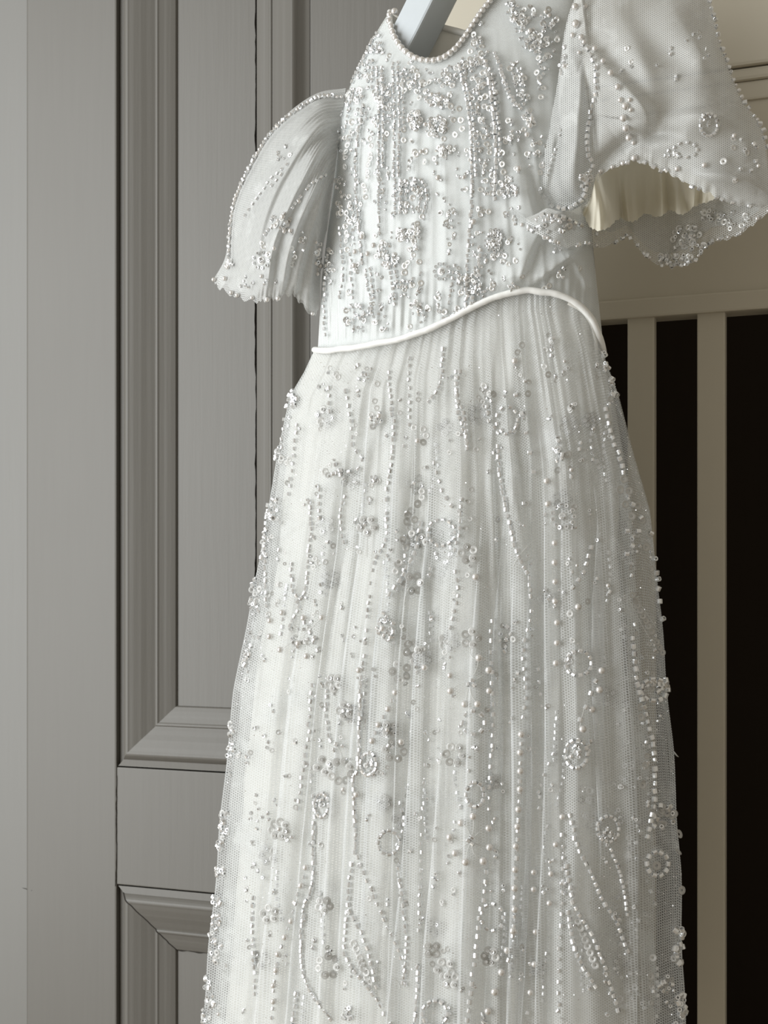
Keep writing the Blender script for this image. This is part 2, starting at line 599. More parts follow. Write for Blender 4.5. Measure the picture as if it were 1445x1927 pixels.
WAIST = [(592, 657), (615, 659), (645, 657), (690, 649), (740, 641), (770, 632), (800, 622), (850, 598), (900, 573), (935, 557), (965, 549),
         (990, 547), (1020, 549), (1055, 557), (1085, 571), (1108, 592), (1122, 618), (1131, 642), (1136, 668)]
WA = np.array(WAIST, float)


def wy(x):
    return np.interp(x, WA[:, 0], WA[:, 1])


LEFT = np.array([(592, 657), (572, 700), (545, 745), (523, 850), (503, 960), (490, 1050), (472, 1130), (454, 1220), (440, 1300), (428, 1400),
                 (419, 1500), (411, 1580), (401, 1700), (391, 1800), (380, 1927), (360, 2150)], float)
RIGHT = np.array([(1136, 657), (1142, 690), (1163, 740), (1192, 850), (1222, 960), (1235, 1060), (1244, 1160), (1253, 1260), (1266, 1400),
                  (1273, 1500), (1281, 1640), (1285, 1800), (1290, 1927), (1296, 2150)], float)
YBOT = 2150.0

FOLDS = [  # traced ridges of the gathered skirt: pixels, half width, height in metres, skew
    ([(905, 580), (875, 700), (868, 900), (885, 1100), (890, 1300), (890, 1500), (885, 1700), (880, 2150)], 46, 0.019, 0.55),
    ([(815, 625), (775, 800), (745, 1000), (725, 1200), (722, 1400), (716, 1600), (700, 2150)], 44, 0.013, 0.7),
    ([(705, 655), (655, 800), (615, 1000), (592, 1200), (562, 1400), (532, 1600), (490, 2150)], 34, 0.011, 0.7),
    ([(645, 665), (600, 800), (565, 1000), (528, 1200), (495, 1450), (466, 1700), (430, 2150)], 25, 0.009, 0.7),
    ([(1050, 565), (1072, 800), (1082, 1000), (1092, 1200), (1100, 1500), (1112, 2150)], 38, 0.013, 0.7),
    ([(965, 560), (955, 800), (980, 1000), (990, 1300), (978, 1500), (962, 2150)], 17, 0.008, 0.7),
    ([(1118, 640), (1150, 800), (1165, 1000), (1186, 1300), (1202, 1600), (1220, 2150)], 24, 0.009, 0.7),
    ([(760, 640), (700, 820), (665, 1000), (640, 1240), (625, 1500), (600, 2150)], 16, 0.007, 0.5),
    ([(850, 605), (815, 760), (800, 1000), (800, 1250), (790, 1500), (780, 2150)], 12, 0.006, 0.5),
    ([(940, 570), (925, 700), (925, 900), (935, 1150), (940, 1500), (935, 2150)], 9, 0.006, 0.5),
    ([(1010, 555), (1040, 800), (1045, 1000), (1050, 1300), (1052, 1600), (1060, 2150)], 10, 0.005, 0.6),
    ([(620, 665), (560, 800), (520, 1000), (480, 1300), (450, 1600), (415, 2150)], 14, 0.006, 0.6),
]
EXTRA = []
_r = random.Random(3)
for i in range(30):
    u0 = (i + 0.15 + 0.7 * _r.random()) / 30
    dr = _r.uniform(-0.075, -0.01)
    EXTRA.append((u0, dr, _r.uniform(0.005, 0.011), _r.uniform(0.0015, 0.004), _r.uniform(0.4, 1.4), _r.uniform(0.3, 1.2)))


def skirt(name, mat, inset, amp, depth_off, nf, nb, ny, width, seed, pars=(0.052, 0.080), y_end=YBOT, sharp=1.0, ex=1.15):
    phf = np.linspace(0, np.pi, nf)
    ph = np.r_[phf, np.linspace(np.pi, 2 * np.pi, nb + 2)[1:-1]]
    v = np.linspace(0, 1, ny) ** 1.25
    PH, V = np.meshgrid(ph, v)
    front = np.sin(PH) >= -1e-9
    yw = np.where(front, 0, 0)
    yl = 657 + (y_end - 657) * V
    xl = np.interp(yl, LEFT[:, 1], LEFT[:, 0]) + inset[0] * np.clip(V * 4, 0, 1) * (1 + V * 0.6)
    xr = np.interp(yl, RIGHT[:, 1], RIGHT[:, 0]) - inset[1] * np.clip(V * 4, 0, 1) * (1 + V * 0.6)
    c = -np.cos(PH)
    U = (c + 1) / 2
    px = xl + (xr - xl) * U
    xw = 592 + (1136 - 592) * U
    ytop = np.where(front, wy(xw), 657 + 8 * np.sin(PH))
    py = ytop + (y_end - ytop) * V
    D = pars[0] + (pars[1] - pars[0]) * V ** 0.7
    s = np.sin(PH)
    off = np.where(front, -D * np.sign(s) * np.abs(s) ** (0.75 + (ex - 0.75) * np.clip(V * 5, 0, 1)), D * 0.5 * np.abs(s) ** 0.9)
    h = np.zeros_like(px)
    grow = np.clip(V * 7, 0.25, 1)
    for pts, w, a, sk in FOLDS:
        h += ridge(px, py, pts, w * (0.6 + 0.6 * V), a * amp * 0.62, 0.5 + 0.5 * sk) * grow
    for u0, dr, w, a, k, g in EXTRA:
        uc = u0 + dr * V
        d = (U - uc) / (w * (1 + 0.8 * V) * (1.6 if seed else 1))
        h += 0.62 * a * amp * sharp * np.exp(-np.abs(d) ** 1.5) * np.clip(1.2 - V * k, 0.25, 1) * np.clip(V * 12, 0.4, 1)
    # fine gathers below the piping and a slow waver down the length
    h += amp * 0.0016 * np.sin(U * 150 + 3 * vnoise(V, 3, 21 + seed) + 7 * vnoise(U, 11, 5 + seed)) * np.exp(-V * 5) * np.clip(0.55 + 0.8 * vnoise(U, 14, 91 + seed), 0.05, 1)
    h += amp * 0.0016 * np.sin(U * 74 + 2.4 * vnoise(V, 2.5, 31 + seed) + 3 * vnoise(U, 6, 7 + seed)) * np.clip(V * 5, 0, 1)
    shift = np.zeros_like(px)
    lap = np.zeros_like(px)
    if seed < 2:
        pr = random.Random(40 + seed)
        for i in range(22 if seed == 0 else 16):
            u0 = (i + pr.uniform(0.1, 0.9)) / (22 if seed == 0 else 16)
            dr = pr.uniform(-0.07, -0.01)
            wp_ = pr.uniform(4.0, 9.0)
            A_ = pr.uniform(1.5, 2.9) * wp_
            sg = 1 if pr.random() < 0.65 else -1
            lo, hi = pr.uniform(-0.1, 0.3), pr.uniform(0.55, 1.4)
            live = np.clip((V - lo) * 6, 0, 1) * np.clip((hi - V) * 4, 0, 1) * np.clip(np.sin(np.pi * U) * 3 - 0.4, 0, 1)
            d = (U - u0 - dr * V - 0.004 * np.sin(V * 9 + i)) * (xr - xl) / (wp_ * (0.8 + 0.7 * V))
            e = np.exp(-d ** 2)
            shift -= A_ * (0.8 + 0.7 * V) * d * e * live * front
            lap += 0.0032 * np.tanh(1.5 * d) * sg * np.exp(-(d / 2) ** 2) * live
    edge = np.clip(np.abs(s) * 2.2, 0.12, 1)
    hb_ = amp * 0.006 * np.sin(U * 40 + seed) * (V + 0.2)
    off = off - np.where(front, h * edge, hb_ * np.abs(s)) + depth_off * np.where(front, 1, -1) * np.abs(s)
    sx = 3.0 * np.sin(V * 40 + seed) * np.clip(V * 3, 0, 1) * (np.abs(c) > 0.97)
    P = un(px + sx * 0.5 + shift, py, dw(px) + off - lap * front)
    if seed == 0:
        uu = np.where(ph <= np.pi, (1 - np.cos(ph)) / 2, (3 + np.cos(ph)) / 2) * width
    else:
        uu = np.where(ph <= np.pi, (1 - np.cos(ph)) / 2, (3 + np.cos(ph)) / 2) * width + 0.0007
    L = (y_end - 600) / 2200.0
    uv = np.stack([np.broadcast_to(uu, PH.shape), V * L], -1)
    return cloth(name, P, uv, mat, wrap=True), P[:, :nf]


lining, P_lin = skirt('skirt_lining', M_SATIN, (30, 62), 0.75, 0.012, 220, 60, 150, 0.40, 2)
inner, P_inn = skirt('skirt_inner_tulle', M_NET2, (12, 36), 0.95, 0.006, 520, 80, 170, 0.41, 1)
outer, P_out = skirt('skirt_tulle', M_NET, (0, 0), 1.0, 0.0, 700, 110, 220, 0.43, 0)
inner['label'] = 'embroidered white inner net layer'
lining['label'] = 'smooth ivory satin underskirt'

# ---- bodice -------------------------------------------------------
NECK = [(733, 22), (735, 45), (742, 68), (756, 90), (778, 107), (805, 114), (832, 109), (856, 92), (874, 70), (890, 46), (906, 22), (922, 2),
        (942, -22), (965, -50)]
TOPL = [(606, 520), (616, 440), (627, 350), (634, 290), (640, 225), (655, 172), (672, 132), (692, 95), (712, 55), (733, 22)]
TOPR = [(965, -50), (1000, -62), (1035, -62), (1068, -40), (1088, 30), (1098, 130), (1104, 240), (1110, 360), (1116, 470)]


def bodice_surface(nx, ny, neck, dsign, depth):
    na, nb, nc = int(nx * .27), int(nx * .46), nx - int(nx * .27) - int(nx * .46)
    T = np.vstack([resample(TOPL, na + 1, True)[:-1], resample(neck, nb + 1, True)[:-1], resample(TOPR, nc, True)])
    xb = np.r_[np.linspace(598, 680, na), np.linspace(682, 985, nb), np.linspace(987, 1137, nc)]
    B = np.stack([xb, wy(xb)], -1)
    v = np.linspace(0, 1, ny)[:, None]
    px = T[None, :, 0] * (1 - v) + B[None, :, 0] * v
    py = T[None, :, 1] * (1 - v) + B[None, :, 1] * v
    # silhouette at each row
    L = np.array([(733, -60), (733, 22), (692, 95), (655, 172), (640, 225), (627, 350), (606, 520), (597, 657), (595, 700)], float)
    R = np.array([(1070, -60), (1088, 30), (1104, 240), (1116, 470), (1137, 657), (1137, 700)], float)
    xl = np.interp(py, L[:, 1], L[:, 0])
    xr = np.interp(py, R[:, 1], R[:, 0])
    xc, hw = (xl + xr) / 2, (xr - xl) / 2
    q = np.clip(1 - ((px - xc) / hw) ** 2, 0, 1) ** 0.45
    dep = np.interp(py, [-70, 0, 100, 250, 450, 660], [0.004, 0.018, 0.040, 0.060, 0.060, 0.053])
    off = dsign * depth * dep * q
    return px, py, off, v


BN = 330
px, py, off, vv = bodice_surface(BN, 220, NECK, -1, 1.0)
h = np.zeros_like(px)
for i in range(26):
    a = _r.random()
    x0, x1 = 640 + 450 * (i + .5) / 26, 605 + 520 * (i + .5) / 26
    x0 = 640 + (x0 - 640) * 0.9
    pts = [(x0 + _r.uniform(-8, 8), 60), ((x0 + x1) / 2 + _r.uniform(-10, 10), 330), (x1 + _r.uniform(-6, 6), 670)]
    h += ridge(px, py, pts, _r.uniform(6, 13), _r.uniform(0.0004, 0.0019), 0.8)
h += ridge(px, py, [(980, 300), (1010, 440), (985, 500), (950, 570)], 22, 0.008, 0.5)
h += ridge(px, py, [(1090, 470), (1020, 520), (965, 560)], 14, 0.007, 0.5)
h += ridge(px, py, [(1120, 560), (1085, 500), (1070, 470)], 16, 0.004, 0.5)
h += 0.0008 * np.sin(px * 0.42 + py * 0.02) * np.clip((py - 480) / 120, 0, 1)
fade = np.clip(np.minimum(vv * 14, (1 - vv) * 20), 0, 1)
P_bl = un(px, py, dw(px) + off + 0.004 - h * fade * 0.8)
uvb = np.stack([px / 2200, -py / 2200], -1)
blin = cloth('bodice_lining', P_bl, uvb, M_BODICE)
P_bt = un(px, py, dw(px) + off - h * fade * 1.1)
bod = cloth('bodice', P_bt, uvb, M_NETB)
NECKB = [(733, 22), (748, 34), (775, 42), (805, 46), (831, 49), (860, 56), (882, 60), (900, 45), (915, 20), (930, -5), (945, -25), (965, -50)]
pxb, pyb, offb, vb = bodice_surface(160, 90, NECKB, 1, 0.62)
bback = cloth('bodice_back', un(pxb, pyb, dw(pxb) + offb), np.stack([pxb / 2200, -pyb / 2200], -1), M_SATIN)

# neckline facing: a satin roll under the front pearls, another along the back neck
nk = resample(NECK, 90)


def front_neck(q, push=0.0):
    dep = np.interp(q[:, 1], [-70, 0, 100, 250], [0.004, 0.018, 0.040, 0.060])
    L = np.interp(q[:, 1], [-60, 22, 95, 172], [733, 733, 692, 655])
    R = np.interp(q[:, 1], [-60, 30, 240], [1070, 1088, 1104])
    qq = np.clip(1 - ((q[:, 0] - (L + R) / 2) / ((R - L) / 2)) ** 2, 0, 1) ** 0.45
    return un(q[:, 0], q[:, 1], dw(q[:, 0]) - dep * qq + push)


tvv, tff = tube_np(front_neck(nk) - ROOT, 0.0022, 8)
link('neck_binding', mesh_np('neck_binding', tvv, tff), M_PIPING, dress)
nbk = resample(NECKB, 80)
dep = np.interp(nbk[:, 1], [-70, 0, 100], [0.004, 0.018, 0.040]) * 0.62
tvv, tff = tube_np(un(nbk[:, 0], nbk[:, 1] + 3, dw(nbk[:, 0]) + dep * 0.95) - ROOT, 0.0030, 8)
link('neck_binding.001', mesh_np('neck_binding', tvv, tff), M_SATIN, dress)

# waist piping: satin cord that follows the front of the waist and turns round both sides
wq = resample(WAIST, 160)
sfr = np.clip((wq[:, 0] - 592) / (1136 - 592), 0, 1)
pc = np.arccos(np.clip(1 - 2 * sfr, -1, 1))
woff = -0.052 * np.abs(np.sin(pc)) ** 0.75 - 0.0042
wq[:, 1] += 1.6 * vnoise(np.arange(160), 0.16, 41)
wp = un(wq[:, 0], wq[:, 1], dw(wq[:, 0]) + woff)
ph = np.linspace(np.pi, 2 * np.pi, 60)
bx = 592 + 544 * (1 - np.cos(ph)) / 2
bw = un(bx, 664 + 4 * np.sin(ph), dw(bx) + 0.028 * np.abs(np.sin(ph)) ** 0.75)
wr_ = 0.0027 * (1 + 0.08 * vnoise(np.arange(160), 0.4, 42))
tvv, tff = tube_np(wp - ROOT, wr_, 10)
link('waist_piping', mesh_np('waist_piping', tvv, tff), M_PIPING, dress)
tvv, tff = tube_np(bw - ROOT, 0.0026, 8)
link('waist_piping.001', mesh_np('waist_piping', tvv, tff), M_PIPING, dress)
# the seam's second cord on the turned right side
sq = resample([(1075, 566), (1100, 580), (1118, 604), (1126, 632), (1129, 668)], 50)
so = -0.052 * np.abs(np.sin(np.arccos(np.clip(1 - 2 * (sq[:, 0] - 592) / 544, -1, 1)))) ** 0.75 - 0.003
tvv, tff = tube_np(un(sq[:, 0] - 6, sq[:, 1] + 4, dw(sq[:, 0]) + so) - ROOT, 0.0016, 8)
link('waist_piping.002', mesh_np('waist_piping', tvv, tff), M_SATIN, dress)

# ---- left sleeve: ribs from the armhole seam to the hem, round the front and back --------------------------
LR = [  # (control pixels seam -> hem, depth along the rib)
    ([(650, 168), (594, 180), (532, 226), (474, 306), (440, 380), (431, 450), (424, 488), (404, 527)], [0, -.004, -.006, -.006, -.004, 0, 0, 0]),
    ([(647, 196), (598, 207), (545, 260), (494, 345), (462, 425), (447, 480), (437, 520), (424, 550)], [-.004, -.018, -.026, -.030, -.028, -.022, -.020, -.018]),
    ([(640, 232), (604, 245), (565, 300), (528, 380), (500, 455), (486, 505), (478, 540), (474, 566)], [-.008, -.026, -.040, -.046, -.044, -.038, -.034, -.030]),
    ([(637, 272), (612, 290), (585, 345), (556, 415), (534, 475), (522, 515), (516, 545), (514, 566)], [-.012, -.030, -.044, -.050, -.048, -.042, -.038, -.034]),
    ([(631, 318), (616, 340), (600, 385), (580, 440), (566, 490), (558, 522), (553, 545), (550, 556)], [-.014, -.026, -.036, -.040, -.038, -.034, -.030, -.026]),
    ([(623, 372), (613, 395), (606, 430), (600, 470), (594, 510), (590, 540), (588, 570), (587, 594)], [-.012, -.016, -.020, -.022, -.020, -.016, -.012, -.010]),
    ([(616, 430), (612, 445), (608, 465), (605, 490), (602, 515), (601, 535), (600, 550), (600, 566)], [0, .002, .004, .006, .006, .006, .006, .006]),
    ([(622, 370), (610, 395), (592, 430), (572, 470), (560, 500), (552, 520), (548, 535), (545, 545)], [.010, .018, .026, .030, .030, .028, .026, .024]),
    ([(636, 260), (605, 285), (565, 340), (528, 410), (498, 465), (480, 505), (470, 525), (465, 540)], [.010, .022, .032, .036, .034, .030, .028, .026]),
]


def cr_loop(A, n):
    """closed Catmull-Rom through rows of A"""
    m = len(A)
    t = np.linspace(0, m, n, endpoint=False)
    i = np.floor(t).astype(int)
    f = (t - i)[:, None, None]
    p0, p1, p2, p3 = A[(i - 1) % m], A[i % m], A[(i + 1) % m], A[(i + 2) % m]
    return 0.5 * (2 * p1 + (-p0 + p2) * f + (2 * p0 - 5 * p1 + 4 * p2 - p3) * f ** 2 + (-p0 + 3 * p1 - 3 * p2 + p3) * f ** 3), t / m


ribs = np.array([np.column_stack([resample(np.column_stack([p, np.array(d) * 2000]), 90)]) for p, d in LR])   # rib, v, (x, y, d*2000)


LFOLD = [
    ([(645, 200), (590, 212), (535, 265), (488, 345), (462, 420), (445, 500)], 15, 0.012),
    ([(643, 222), (600, 240), (560, 285), (520, 350), (490, 430), (478, 520)], 17, 0.016),
    ([(640, 250), (612, 272), (575, 325), (540, 395), (512, 465), (500, 560)], 17, 0.017),
    ([(637, 285), (615, 310), (588, 362), (562, 420), (542, 480), (528, 560)], 14, 0.014),
    ([(632, 325), (616, 350), (597, 400), (578, 455), (563, 505), (552, 560)], 11, 0.012),
    ([(624, 370), (610, 405), (598, 450), (588, 500), (580, 580)], 8, 0.009),
    ([(642, 188), (575, 196), (515, 250), (470, 325), (447, 400), (437, 470)], 9, 0.006),
]


def left_sleeve(name, mat, shrink, push, v_end, amp):
    G, t = cr_loop(ribs, 260)
    v = np.linspace(0, v_end, 90)
    G2 = np.stack([np.stack([np.interp(v, np.linspace(0, 1, 90), G[i, :, k]) for k in range(3)], -1) for i in range(len(G))])
    px, py, dd = G2[..., 0], G2[..., 1], G2[..., 2] / 2000
    cxm, cym = 560, 420
    px = px + (cxm - px) * shrink
    py = py + (cym - py) * shrink
    V = v[None, :]
    T = t[:, None]
    h = np.zeros_like(px)
    for pts, w_, a_ in LFOLD:
        h += ridge(px, py, resample(pts, 24), w_, a_, 0.62)
    isf = np.clip(1.2 - np.abs(T * 9 - 3) / 3.2, 0.1, 1)
    small = np.abs(((T * 52 + 0.9 * vnoise(T * 13, 1.0, 62)) % 1.0) * 2 - 1) - 0.5
    d = dd + push - amp * (h + 0.0035 * small * np.clip(1 - V * 2.2, 0, 1)) * isf
    hem = np.clip((V - 0.86) / 0.14, 0, 1)
    py = py + hem * (3 * np.sin(T * 110 + 2 * vnoise(T, 30, 63)) + 3 * vnoise(T, 90, 64))
    P = un(px, py, dw(px) + d)
    P = np.swapaxes(P, 0, 1)
    uv = np.stack(np.broadcast_arrays((T * 0.5).T, (V * 0.22).T), -1)
    return cloth(name, P, uv, mat, wrap=True), P


lsl, P_lsl = left_sleeve('sleeve', M_NETS, 0.0, 0.0, 1.0, 1.0)
left_sleeve('sleeve_lining', M_NETI, 0.02, 0.005, 0.985, 0.9)

# ---- right sleeve: balloon front, lining ruffle inside, frilled far hem --------------------------------------
RT = [(958, 404), (985, 362), (1008, 312), (1028, 255), (1043, 190), (1054, 120), (1062, 60), (1078, 5), (1110, -42), (1170, -66), (1250, -50), (1310, -25),
      (1338, 4), (1350, 62), (1377, 140), (1398, 190), (1424, 222), (1440, 262), (1448, 320), (1462, 384)]
RB = [(960, 408), (975, 416), (1000, 408), (1020, 396), (1045, 402), (1072, 405), (1098, 394), (1116, 372), (1124, 345), (1136, 326), (1160, 314),
      (1185, 304), (1215, 308), (1248, 322), (1282, 340), (1320, 358), (1360, 376), (1400, 388), (1430, 392), (1462, 390)]
RFOLD = [
    ([(1085, 60), (1130, 120), (1180, 170), (1215, 215), (1205, 250), (1170, 275)], 30, 0.016, 0.5),
    ([(1075, 90), (1085, 180), (1080, 280), (1075, 380)], 26, 0.014, 0.7),
    ([(1140, 0), (1185, 70), (1215, 150), (1235, 230)], 30, 0.007, 0.8),
    ([(1250, 0), (1290, 60), (1340, 140), (1370, 220)], 36, 0.010, 0.6),
    ([(1250, 230), (1310, 215), (1390, 235), (1430, 290)], 20, 0.009, 0.5),
    ([(1040, 240), (1035, 300), (1020, 370)], 14, 0.008, 0.6),
    ([(1110, 330), (1190, 260), (1290, 250)], 12, -0.010, 0.0),
    ([(1100, 110), (1110, 200), (1118, 300)], 9, -0.008, 0.0),
    ([(1300, 330), (1370, 330), (1430, 345)], 16, 0.007, 0.6),
]


def right_sleeve(name, mat, push, bulge, amp, scale=1.0):
    nx, ny = 240, 150
    T = resample(RT, nx)
    B = resample(RB, nx)
    v = np.linspace(0, 1, ny)[:, None]
    s = np.linspace(0, 1, nx)[None, :]
    px = T[None, :, 0] * (1 - v) + B[None, :, 0] * v
    py = T[None, :, 1] * (1 - v) + B[None, :, 1] * v
    cx_, cy_ = 1210, 210
    px = px + (cx_ - px) * (1 - scale)
    py = py + (cy_ - py) * (1 - scale)
    b = np.clip(np.sin(np.pi * np.clip(s * 0.96 + 0.02, 0, 1)), 0, 1) ** 0.55 * np.clip(np.sin(np.pi * (v * 0.80 + 0.02)), 0, 1) ** 0.6
    h = np.zeros_like(px)
    for pts, w, a, sk in RFOLD:
        h += ridge(px, py, resample(pts, 30), w, a, sk, True)
    # gathers drawn into the armhole
    seam = np.clip(1 - v * 3.2, 0, 1) * np.clip(1 - s * 1.5, 0, 1) * np.clip(s * 15, 0, 1)
    h += 0.0035 * seam * (np.abs(((s * 34 + vnoise(s, 20, 71)) % 1) * 2 - 1) - 0.5)
    h += 0.003 * np.sin(px * 0.045 + 1.5 * np.sin(py * 0.025)) * np.sin(py * 0.03 + 1) * b
    hem = np.clip((v - 0.9) / 0.1, 0, 1)
    py = py + hem * (2.5 * np.sin(s * 160) + 2 * vnoise(s, 120, 72))
    off = -0.012 - bulge * b - h * amp + push - 0.02 * (1 - np.clip(v * 3, 0, 1)) * (s < 0.4)
    P = un(px, py, dw(px) + off)
    return cloth(name, P, np.stack([px / 2200, -py / 2200], -1), mat), P


rsl, P_rsl = right_sleeve('sleeve.001', M_NETS, 0.0, 0.052, 1.0)
right_sleeve('sleeve_lining.001', M_NETI, 0.012, 0.048, 0.8, 0.985)
# far side of the same sleeve, seen from below through its opening
HEMB = [(958, 410), (985, 426), (1012, 442), (1040, 456), (1072, 465), (1105, 462), (1135, 466), (1160, 458), (1182, 447), (1200, 466), (1218, 485), (1240, 499),
        (1265, 502), (1292, 498), (1312, 488), (1328, 468), (1345, 456), (1375, 448), (1405, 432), (1430, 412), (1462, 386)]


def far_sleeve(name, mat, w0, w1, top, hemc, amp, seed, rag=3.0, near=-0.070):
    nx, ny = 220, 60
    T = resample(top, nx)
    B = resample(hemc, nx)
    v = np.linspace(0, 1, ny)[:, None]
    s = np.linspace(0, 1, nx)[None, :]
    px = T[None, :, 0] * (1 - v) + B[None, :, 0] * v
    py = T[None, :, 1] * (1 - v) + B[None, :, 1] * v
    e = np.clip(np.sin(np.pi * s), 0, 1) ** 0.5
    k = np.clip((s - 0.16) / 0.26, 0, 1)
    k = k * k * (3 - 2 * k)
    off = near * (1 - k) * np.clip(0.75 + s * 2, 0, 1) + k * (w0 + (w1 - w0) * v) * e - amp * v * (np.sin(s * (15 if seed == 11 else 24) + seed + 3.5 * vnoise(s, 7, seed) + 1.2 * v) * 0.6 + 0.4 * vnoise(s + 0.05 * v, 26, seed + 1)) * e
    py = py + rag * v ** 6 * vnoise(s, 90, seed + 2)
    P = un(px, py, dw(px) + off)
    return cloth(name, P, np.stack([px / 2200, -py / 2200 + seed], -1), mat), P


TOPF = [(960, 402), (985, 410), (1010, 402), (1030, 392), (1055, 398), (1085, 392), (1110, 372), (1135, 320), (1200, 270), (1280, 280), (1360, 320), (1420, 350), (1460, 378)]
frl, P_frl = far_sleeve('sleeve_frill', M_NETS, 0.052, 0.040, TOPF, HEMB, 0.009, 5)
fr2, _ = far_sleeve('sleeve_frill.001', M_NETI, 0.056, 0.050, TOPF, [(x, y - 26 - 8 * math.sin(x * .03)) for x, y in HEMB], 0.006, 8)
# ivory lining ruffle hanging inside the opening
LUF = [(1096, 400), (1108, 424), (1124, 434), (1142, 430), (1165, 412), (1190, 418), (1215, 402), (1240, 408), (1262, 396), (1285, 404), (1308, 388), (1330, 380), (1350, 372)]
luf, _ = far_sleeve('lining_ruffle', M_RUF, 0.030, 0.020, [(1098, 392), (1112, 370), (1128, 318), (1170, 290), (1230, 296), (1290, 320), (1345, 350)], LUF, 0.024, 11, 2.0, -0.050)
luf['label'] = 'ivory satin ruffle inside the sleeve opening'

# ------------------------------------------------------------------ beadwork
def unit_pearl():
    import bmesh
    bm = bmesh.new()
    bmesh.ops.create_icosphere(bm, subdivisions=2, radius=1.0)
    vs = np.array([v.co[:] for v in bm.verts])
    fs = np.array([[v.index for v in f.verts] for f in bm.faces])
    bm.free()
    return vs, fs


def unit_lathe(prof, seg):
    pr = np.array(prof, float)
    n = len(pr)
    a = np.linspace(0, 2 * np.pi, seg, endpoint=False)
    v = np.stack([pr[:, 0][None, :] * np.cos(a)[:, None], pr[:, 0][None, :] * np.sin(a)[:, None], np.broadcast_to(pr[:, 1][None, :], (seg, n))], -1).reshape(-1, 3)
    f = []
    for i in range(seg):
        for j in range(n):
            f.append((i * n + j, ((i + 1) % seg) * n + j, ((i + 1) % seg) * n + (j + 1) % n, i * n + (j + 1) % n))
    return v, np.array(f)


UNIT = {
    'pearl': unit_pearl(),
    'seed_bead': unit_lathe([(0.45, -0.85), (0.9, -0.9), (1.0, -0.7), (1.0, 0.7), (0.9, 0.9), (0.45, 0.85)], 8),
    'sequin': unit_lathe([(0.30, 0.10), (0.62, 0.06), (1.0, 0.30), (1.0, 0.36), (0.60, 0.14), (0.30, 0.18)], 14),
}
BMAT = {'pearl': M_PEARL, 'seed_bead': M_BEAD, 'sequin': M_SEQUIN}


def bvh_of(P):
    ny, nx = P.shape[:2]
    return BVHTree.FromPolygons([tuple(p) for p in P.reshape(-1, 3)], [tuple(int(i) for i in f) for f in grid_faces(ny, nx)])


SURF = {
    'skirt': (bvh_of(P_out), outer), 'inner': (bvh_of(P_inn), inner), 'bodice': (bvh_of(P_bt), bod),
    'lsleeve': (bvh_of(P_lsl), lsl), 'rsleeve': (bvh_of(P_rsl), rsl), 'frill': (bvh_of(P_frl), frl),
}
CENTRE = {'skirt': (870, 1400), 'inner': (870, 1400), 'bodice': (850, 380), 'lsleeve': (540, 420), 'rsleeve': (1200, 220), 'frill': (1220, 400)}
REC = []


def cast(surf, x, y):
    bvh = SURF[surf][0]
    c = CENTRE[surf]
    for k in range(14):
        d = RV * (x - CX) / FPX + FV - ZV * (y - HY) / FPX
        d = d / np.linalg.norm(d)
        loc, nor, idx, dist = bvh.ray_cast(Vector(CAM), Vector(d))
        if loc is not None:
            n = np.array(nor)
            if n @ d > 0:
                n = -n
            n = n - 0.85 * d
            return np.array(loc), n / np.linalg.norm(n), d
        if surf in ('skirt', 'inner'):
            x += 2.5 if x < c[0] else -2.5
        else:
            l = math.hypot(c[0] - x, c[1] - y) + 1e-6
            x += 3 * (c[0] - x) / l
            y += 3 * (c[1] - y) / l
    return None


def put(kind, surf, x, y, size, axis=None, tilt=0.0, lift=0.0):
    """one bead of about `size` pixels across, sewn to the cloth at this point of it"""
    hit = cast(surf, x, y)
    if hit is None:
        return
    loc, n, d = hit
    w = float((loc - CAM) @ FV)
    if kind == 'seed_bead' and surf in ('skirt', 'inner'):
        size = size * 1.13
    r = size * 0.5 * w / FPX
    rx = RNG.normal(0, 1, 3)
    if kind == 'seed_bead':
        if axis is None:
            z = n
        else:
            z = RV * axis[0] - ZV * axis[1]
            z = z - (z @ n) * n
        if tilt:
            z = z / (np.linalg.norm(z) + 1e-9) + tilt * rx
    else:
        z = n + tilt * rx
    z = z / (np.linalg.norm(z) + 1e-9)
    xa = np.cross(z, rx)
    xa /= np.linalg.norm(xa) + 1e-9
    ya = np.cross(z, xa)
    up = r * (0.8 if kind == 'pearl' else 0.7 if kind == 'seed_bead' else 0.25) + lift
    REC.append((kind, surf, loc + n * up, np.stack([xa, ya, z], 1), r, size))


def string(surf, pts, step=9.5, size=7.2, kind='seed_bead', jit=0.7, across=False, skip=0.0, tilt=0.12):
    L = np.linalg.norm(np.diff(np.array(pts, float), axis=0), axis=1).sum()
    q = resample(np.array(pts, float), max(int(L / step), 2))
    t = np.gradient(q, axis=0)
    for (x, y), (tx_, ty_) in zip(q, t):
        if random.random() < skip:
            continue
        ax = (tx_, ty_) if not across else (ty_, -tx_)
        put(kind, surf, x + random.gauss(0, jit), y + random.gauss(0, jit), size * random.uniform(0.88, 1.12), ax, tilt if kind != 'sequin' else 0.25)


def ring(surf, x, y, rx_, ry, n=None, size=7, kind='seed_bead', tangent=True, rot=0.0):
    n = n or max(int(2 * math.pi * (rx_ + ry) / 2 / (size * 1.45)), 5)
    for i in range(n):
        a = 2 * math.pi * i / n + rot
        put(kind, surf, x + rx_ * math.cos(a), y + ry * math.sin(a), size, (-math.sin(a) * rx_, math.cos(a) * ry) if tangent else None, 0.1)


